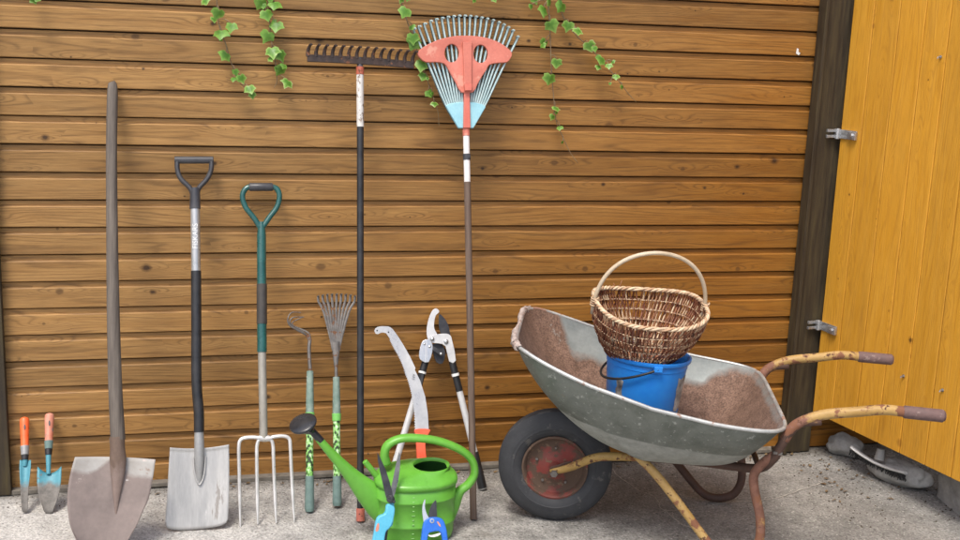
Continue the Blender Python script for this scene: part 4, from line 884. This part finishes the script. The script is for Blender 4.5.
def sticker(a0, a1, z0, z1, ragged, name):
    b = MB(); n = 12; G = []
    for i in range(n+1):
        a = a0+(a1-a0)*i/n; row = []
        for j in range(7):
            z = z0+(z1-z0)*j/6; zz = z+(random.uniform(-1, 1)*ragged if j in (0, 6) else 0); r = .115+(.132-.115)*z/(HB-.03)+.0008
            aa = a+(random.uniform(-1, 1)*ragged*5 if i in (0, n) else 0); row.append((r*math.cos(aa), r*math.sin(aa), zz))
        G.append(row)
    b.grid(G); b.build(name, M('torn_label', [(.05, .05, .05), (.30, .30, .29), (.60, .59, .56)], 22, .6, 0, .2), bk, sharp=180)
sticker(math.radians(-58), math.radians(-32), .07, .185, .006, 'torn_label'); sticker(math.radians(-158), math.radians(-146), .09, .165, .006, 'torn_label')

# ------------------------------------------------------------------ 17 basket
bc = WM@Vector((.254, -.01, .368+HB-.012)); tilt = math.radians(13)
bs_m = Matrix.Translation(bc+Vector((.005, -.012, .014)))@Matrix.Rotation(math.radians(2.5), 4, 'Y')@Matrix.Rotation(math.radians(-6), 4, 'Z')@Matrix.Rotation(tilt, 4, 'X')
bs_ = thing('wicker_basket', 'oval brown wicker basket with a tall pale hoop handle tilted on the blue bucket', 'basket', mat=bs_m)
HBK = .174
def bprof(t):  # t 0 bottom .. 1 rim: radii
    return .112+.070*math.sin(t*PI/2)**.8, .080+.066*math.sin(t*PI/2)**.8, HBK*t
def bpt(a, t, dr=0):
    A, B2, z = bprof(t); saddle = .018*t*math.cos(2*a); e = 2+.7*t; c, q = math.cos(a), math.sin(a)
    return ((A+dr)*math.copysign(abs(c)**(2/e), c), (B2+dr)*math.copysign(abs(q)**(2/e), q), z+saddle*.6)
def bband(name, t0, t1, n, seed):
    random.seed(seed); b = MB()
    for i in range(n):
        for ph in (0, 1):
            a = 2*PI*(i+.5*ph)/n+random.uniform(-.35, .35)/n; lean = random.uniform(-.6, .6)*2*PI/n*.5; Q = []
            col = random.choice([.05, .15, .3, .38, .45, .5, .6] if ph else [.25, .4, .5, .6, .8, .9, 1.]); m = 6
            for j in range(m+1):
                t = t0+(t1-t0)*(-.08+1.16*j/m); dr = (.0042 if ph else -.0042)*math.cos(PI*j/m)+random.uniform(-.0008, .0008)
                Q.append(bpt(a+lean*j/m, max(0, t), dr))
            b.tube(Q, random.uniform(.0021, .0034), 5, caps=False, k=col)
    return b.build(name, mt_wick, bs_, sharp=180, fix=False)
BT = [.02, .22, .42, .61, .80, .98]
for q in range(5): bband('woven_band', BT[q], BT[q+1], (64, 72, 80, 86, 92)[q], q+1)
b = MB()
for t in BT[:-1]:
    for sgn in (-1, 1): b.tube([bpt(2*PI*i/110, t, .0042*sgn+.001*math.sin(i*2.1)) for i in range(110)], .0016, 6, closed=True, k=.95)
b.build('hoop_weavers', mt_wick, bs_, sharp=180)
b = MB()
for q in range(3):
    Q = [(lambda p, a: (p[0]+.0040*math.cos(a*22+q*2.09)*math.cos(a), p[1]+.0040*math.cos(a*22+q*2.09)*math.sin(a), p[2]+.004+.0040*math.sin(a*22+q*2.09)))(bpt(2*PI*i/260, 1.0), 2*PI*i/260) for i in range(260)]
    b.tube(Q, .0042, 7, closed=True, k=(.95, .78, 1.0)[q])
b.build('braided_rim', mt_wick, bs_, sharp=180)
b = MB(); random.seed(5)
for i in range(26):
    x = -.105+.21*i/25; hw = .075*math.sqrt(max(0, 1-(x/.112)**2)); b.tube([(x, -hw, .001), (x, -hw*.3, .004+.003*(i % 2)), (x, hw*.3, .004-.003*(i % 2)), (x, hw, .001)], .0040, 5, k=random.choice([.2, .4, .6]))
for i in range(7):
    y = -.06+.12*i/6; hw = .108*math.sqrt(max(0, 1-(y/.08)**2)); b.tube([(-hw, y, .003), (hw, y, .003)], .0038, 5, k=.8)
b.build('base_weave', mt_wick, bs_, sharp=180)
b = MB(); Q = []
for i in range(37):
    a = PI*i/36; Q.append(((.186)*math.cos(a)+.004*math.sin(2*a), .004*math.sin(3*a), .140+.225*math.sin(a)**.85))
b.tube(Q, .0068, 12); b.build('hoop_handle', mt_cream, bs_, sharp=180)
random.seed(8)
for s in (-1, 1):
    b = MB(); Q = []
    for i in range(57):                                  # one withy wound round the foot of the hoop
        t = 2*PI*i/14; Q.append((s*.185+.011*math.cos(t), .013*math.sin(t), HBK-.006+.030*i/56))
    b.tube(Q, .0026, 6, k=.9); b.build('handle_binding', mt_wick, bs_, sharp=180)
for (a, e) in ((1.85, (.01, .01, .03)), (1.9, (-.012, .0, .022)), (3.2, (-.02, -.01, .004))):
    p = bpt(a, 1); b = MB(); b.tube([p, (p[0]+e[0], p[1]+e[1], p[2]+e[2])], [.002, .001], 5, k=.5); b.build('loose_twig', mt_wick, bs_, sharp=180)

# ------------------------------------------------------------------ 18 trailing vines
def ivy_leaf(b, c, size, ang, tiltx, tilty):
    pts = [(0, 0), (.24, -.14), (.50, -.02), (.52, .18), (.62, .42), (.42, .52), (.22, .70), (0, 1.0), (-.22, .70), (-.42, .52), (-.62, .42), (-.52, .18), (-.50, -.02), (-.24, -.14)]
    n = len(pts); cen = (0, .25)
    R = Matrix.Rotation(ang, 3, 'Y')@Matrix.Rotation(tiltx, 3, 'X')@Matrix.Rotation(tilty, 3, 'Z')
    vs = []; ks = []
    def put(x, z, k):
        y = -.10*(1-abs(x)*1.6)+.12*x*x+.04*random.uniform(-1, 1)-.12*z*z*0+.10*z*z
        v = Vector(c)+R@Vector((x*size, y*size, -z*size)); vs.append(tuple(v)); ks.append(k)
    put(cen[0], cen[1], 0)
    for p in pts: put(cen[0]+(p[0]-cen[0])*.6, cen[1]+(p[1]-cen[1])*.6, .35)
    kk = random.uniform(.4, 1.05)
    for p in pts: put(p[0]*random.uniform(.9, 1.1), p[1]*random.uniform(.92, 1.08), kk)
    fs = [(0, 1+i, 1+(i+1) % n) for i in range(n)]+[(1+i, 1+n+i, 1+n+(i+1) % n, 1+(i+1) % n) for i in range(n)]
    b.add(vs, fs, ks)
def vine(label, stem, leaves, seed, y0=-.03):
    random.seed(seed); o = thing('trailing_ivy', label, 'ivy', at(stem[0][0], stem[0][1], y0), group='ivy shoots hanging over the wall'); oL = o.location
    b = MB(); Q = cat([tuple(at(a, c, y0+random.uniform(-.008, .008))-oL) for a, c in stem], 6); n = len(Q)
    b2 = MB(); b2.tube(Q, [.0026-.0015*i/n for i in range(n)], 6)
    b = MB()
    ex = []
    for (px, py, w) in leaves:
        if random.random() < .45 and w > 8: ex.append((px+random.uniform(-6, 6), py+random.uniform(-7, 7), w*random.uniform(.35, .6)))
    for (px, py, w) in leaves+ex:
        sz = w/292.*random.uniform(.78, .98); yy = y0-.012-random.uniform(0, .015); c = at(px, py-w*.40, yy)-oL
        ivy_leaf(b, c, sz, random.uniform(-.6, .6), random.uniform(-.9, .1), random.uniform(-.7, .7))
        q = min(Q, key=lambda s: (Vector(s)-(c+Vector((0, 0, .02)))).length); b2.tube(cat([q, tuple((Vector(q)+c)/2+Vector((0, -.006, .006))), tuple(c)], 3), .0014, 5)
    b.build('leaves', mt_leaf, o, sharp=180); b2.build('stem', mt_stem, o, sharp=180)
vine('sparse ivy shoot at the top left, directly above the charcoal D grip of the spade', [(216, -25), (217, 5), (219, 25), (226, 45), (231, 62), (238, 80), (250, 93)],
     [(205, 3, 10), (219, 16, 15), (232, 29, 13), (222, 37, 14), (226, 59, 14), (235, 73, 8), (240, 80, 11), (249, 91, 11), (252, 96, 8)], 1)
vine('dense ivy shoot of green and cream leaves hanging above the teal fork handle', [(270, -25), (268, 5), (270, 25), (272, 45), (275, 62), (277, 80), (274, 88)],
     [(262, 5, 13), (275, 8, 13), (265, 17, 14), (270, -3, 14), (258, -6, 12), (277, 28, 13), (269, 38, 14), (272, 55, 16), (279, 57, 13), (282, 72, 13), (284, 68, 8), (288, 86, 12)], 2)
vine('ivy shoot hanging down beside the left edge of the leaf rake', [(395, -30), (399, -5), (405, 15), (412, 35), (420, 60), (428, 82), (433, 97), (438, 112), (439, 126)],
     [(402, 0, 10), (406, 15, 15), (398, -8, 14), (413, 40, 14), (416, 46, 15), (422, 67, 13), (424, 78, 10), (428, 95, 10), (434, 106, 8), (412, 29, 8)], 3, -.05)
vine('long straight ivy shoot right of the leaf rake ending in a bare tip', [(547, -30), (548, 0), (550, 30), (551, 60), (553, 90), (556, 120), (562, 135), (570, 152), (578, 163)],
     [(543, 13, 13), (534, 1, 11), (549, 5, 16), (550, 27, 14), (545, 45, 12), (557, 64, 11), (550, 80, 13), (555, 111, 9), (553, 118, 7), (560, 130, 8), (563, 143, 4)], 4)
vine('slanting ivy shoot right of the leaf rake that trails away to the right', [(556, -30), (560, 5), (566, 22), (577, 36), (590, 48), (603, 62), (618, 80), (628, 93), (636, 102)],
     [(562, 9, 13), (569, 28, 14), (577, 34, 11), (588, 48, 14), (594, 50, 8), (601, 63, 13), (609, 68, 9), (616, 79, 9), (622, 88, 6), (560, -6, 13)], 5)
vine('thin ivy tip just above the leaf rake head', [(500, -32), (497, -15), (493, 0)], [(474, 1, 7), (493, 1, 8), (485, -6, 12), (505, -8, 12)], 6)
vine('tiny ivy tip in the extreme top left corner of the wall', [(32, -35), (33, -18), (35, -4)], [(33, 2, 8), (38, 0, 7), (30, -8, 12)], 7)
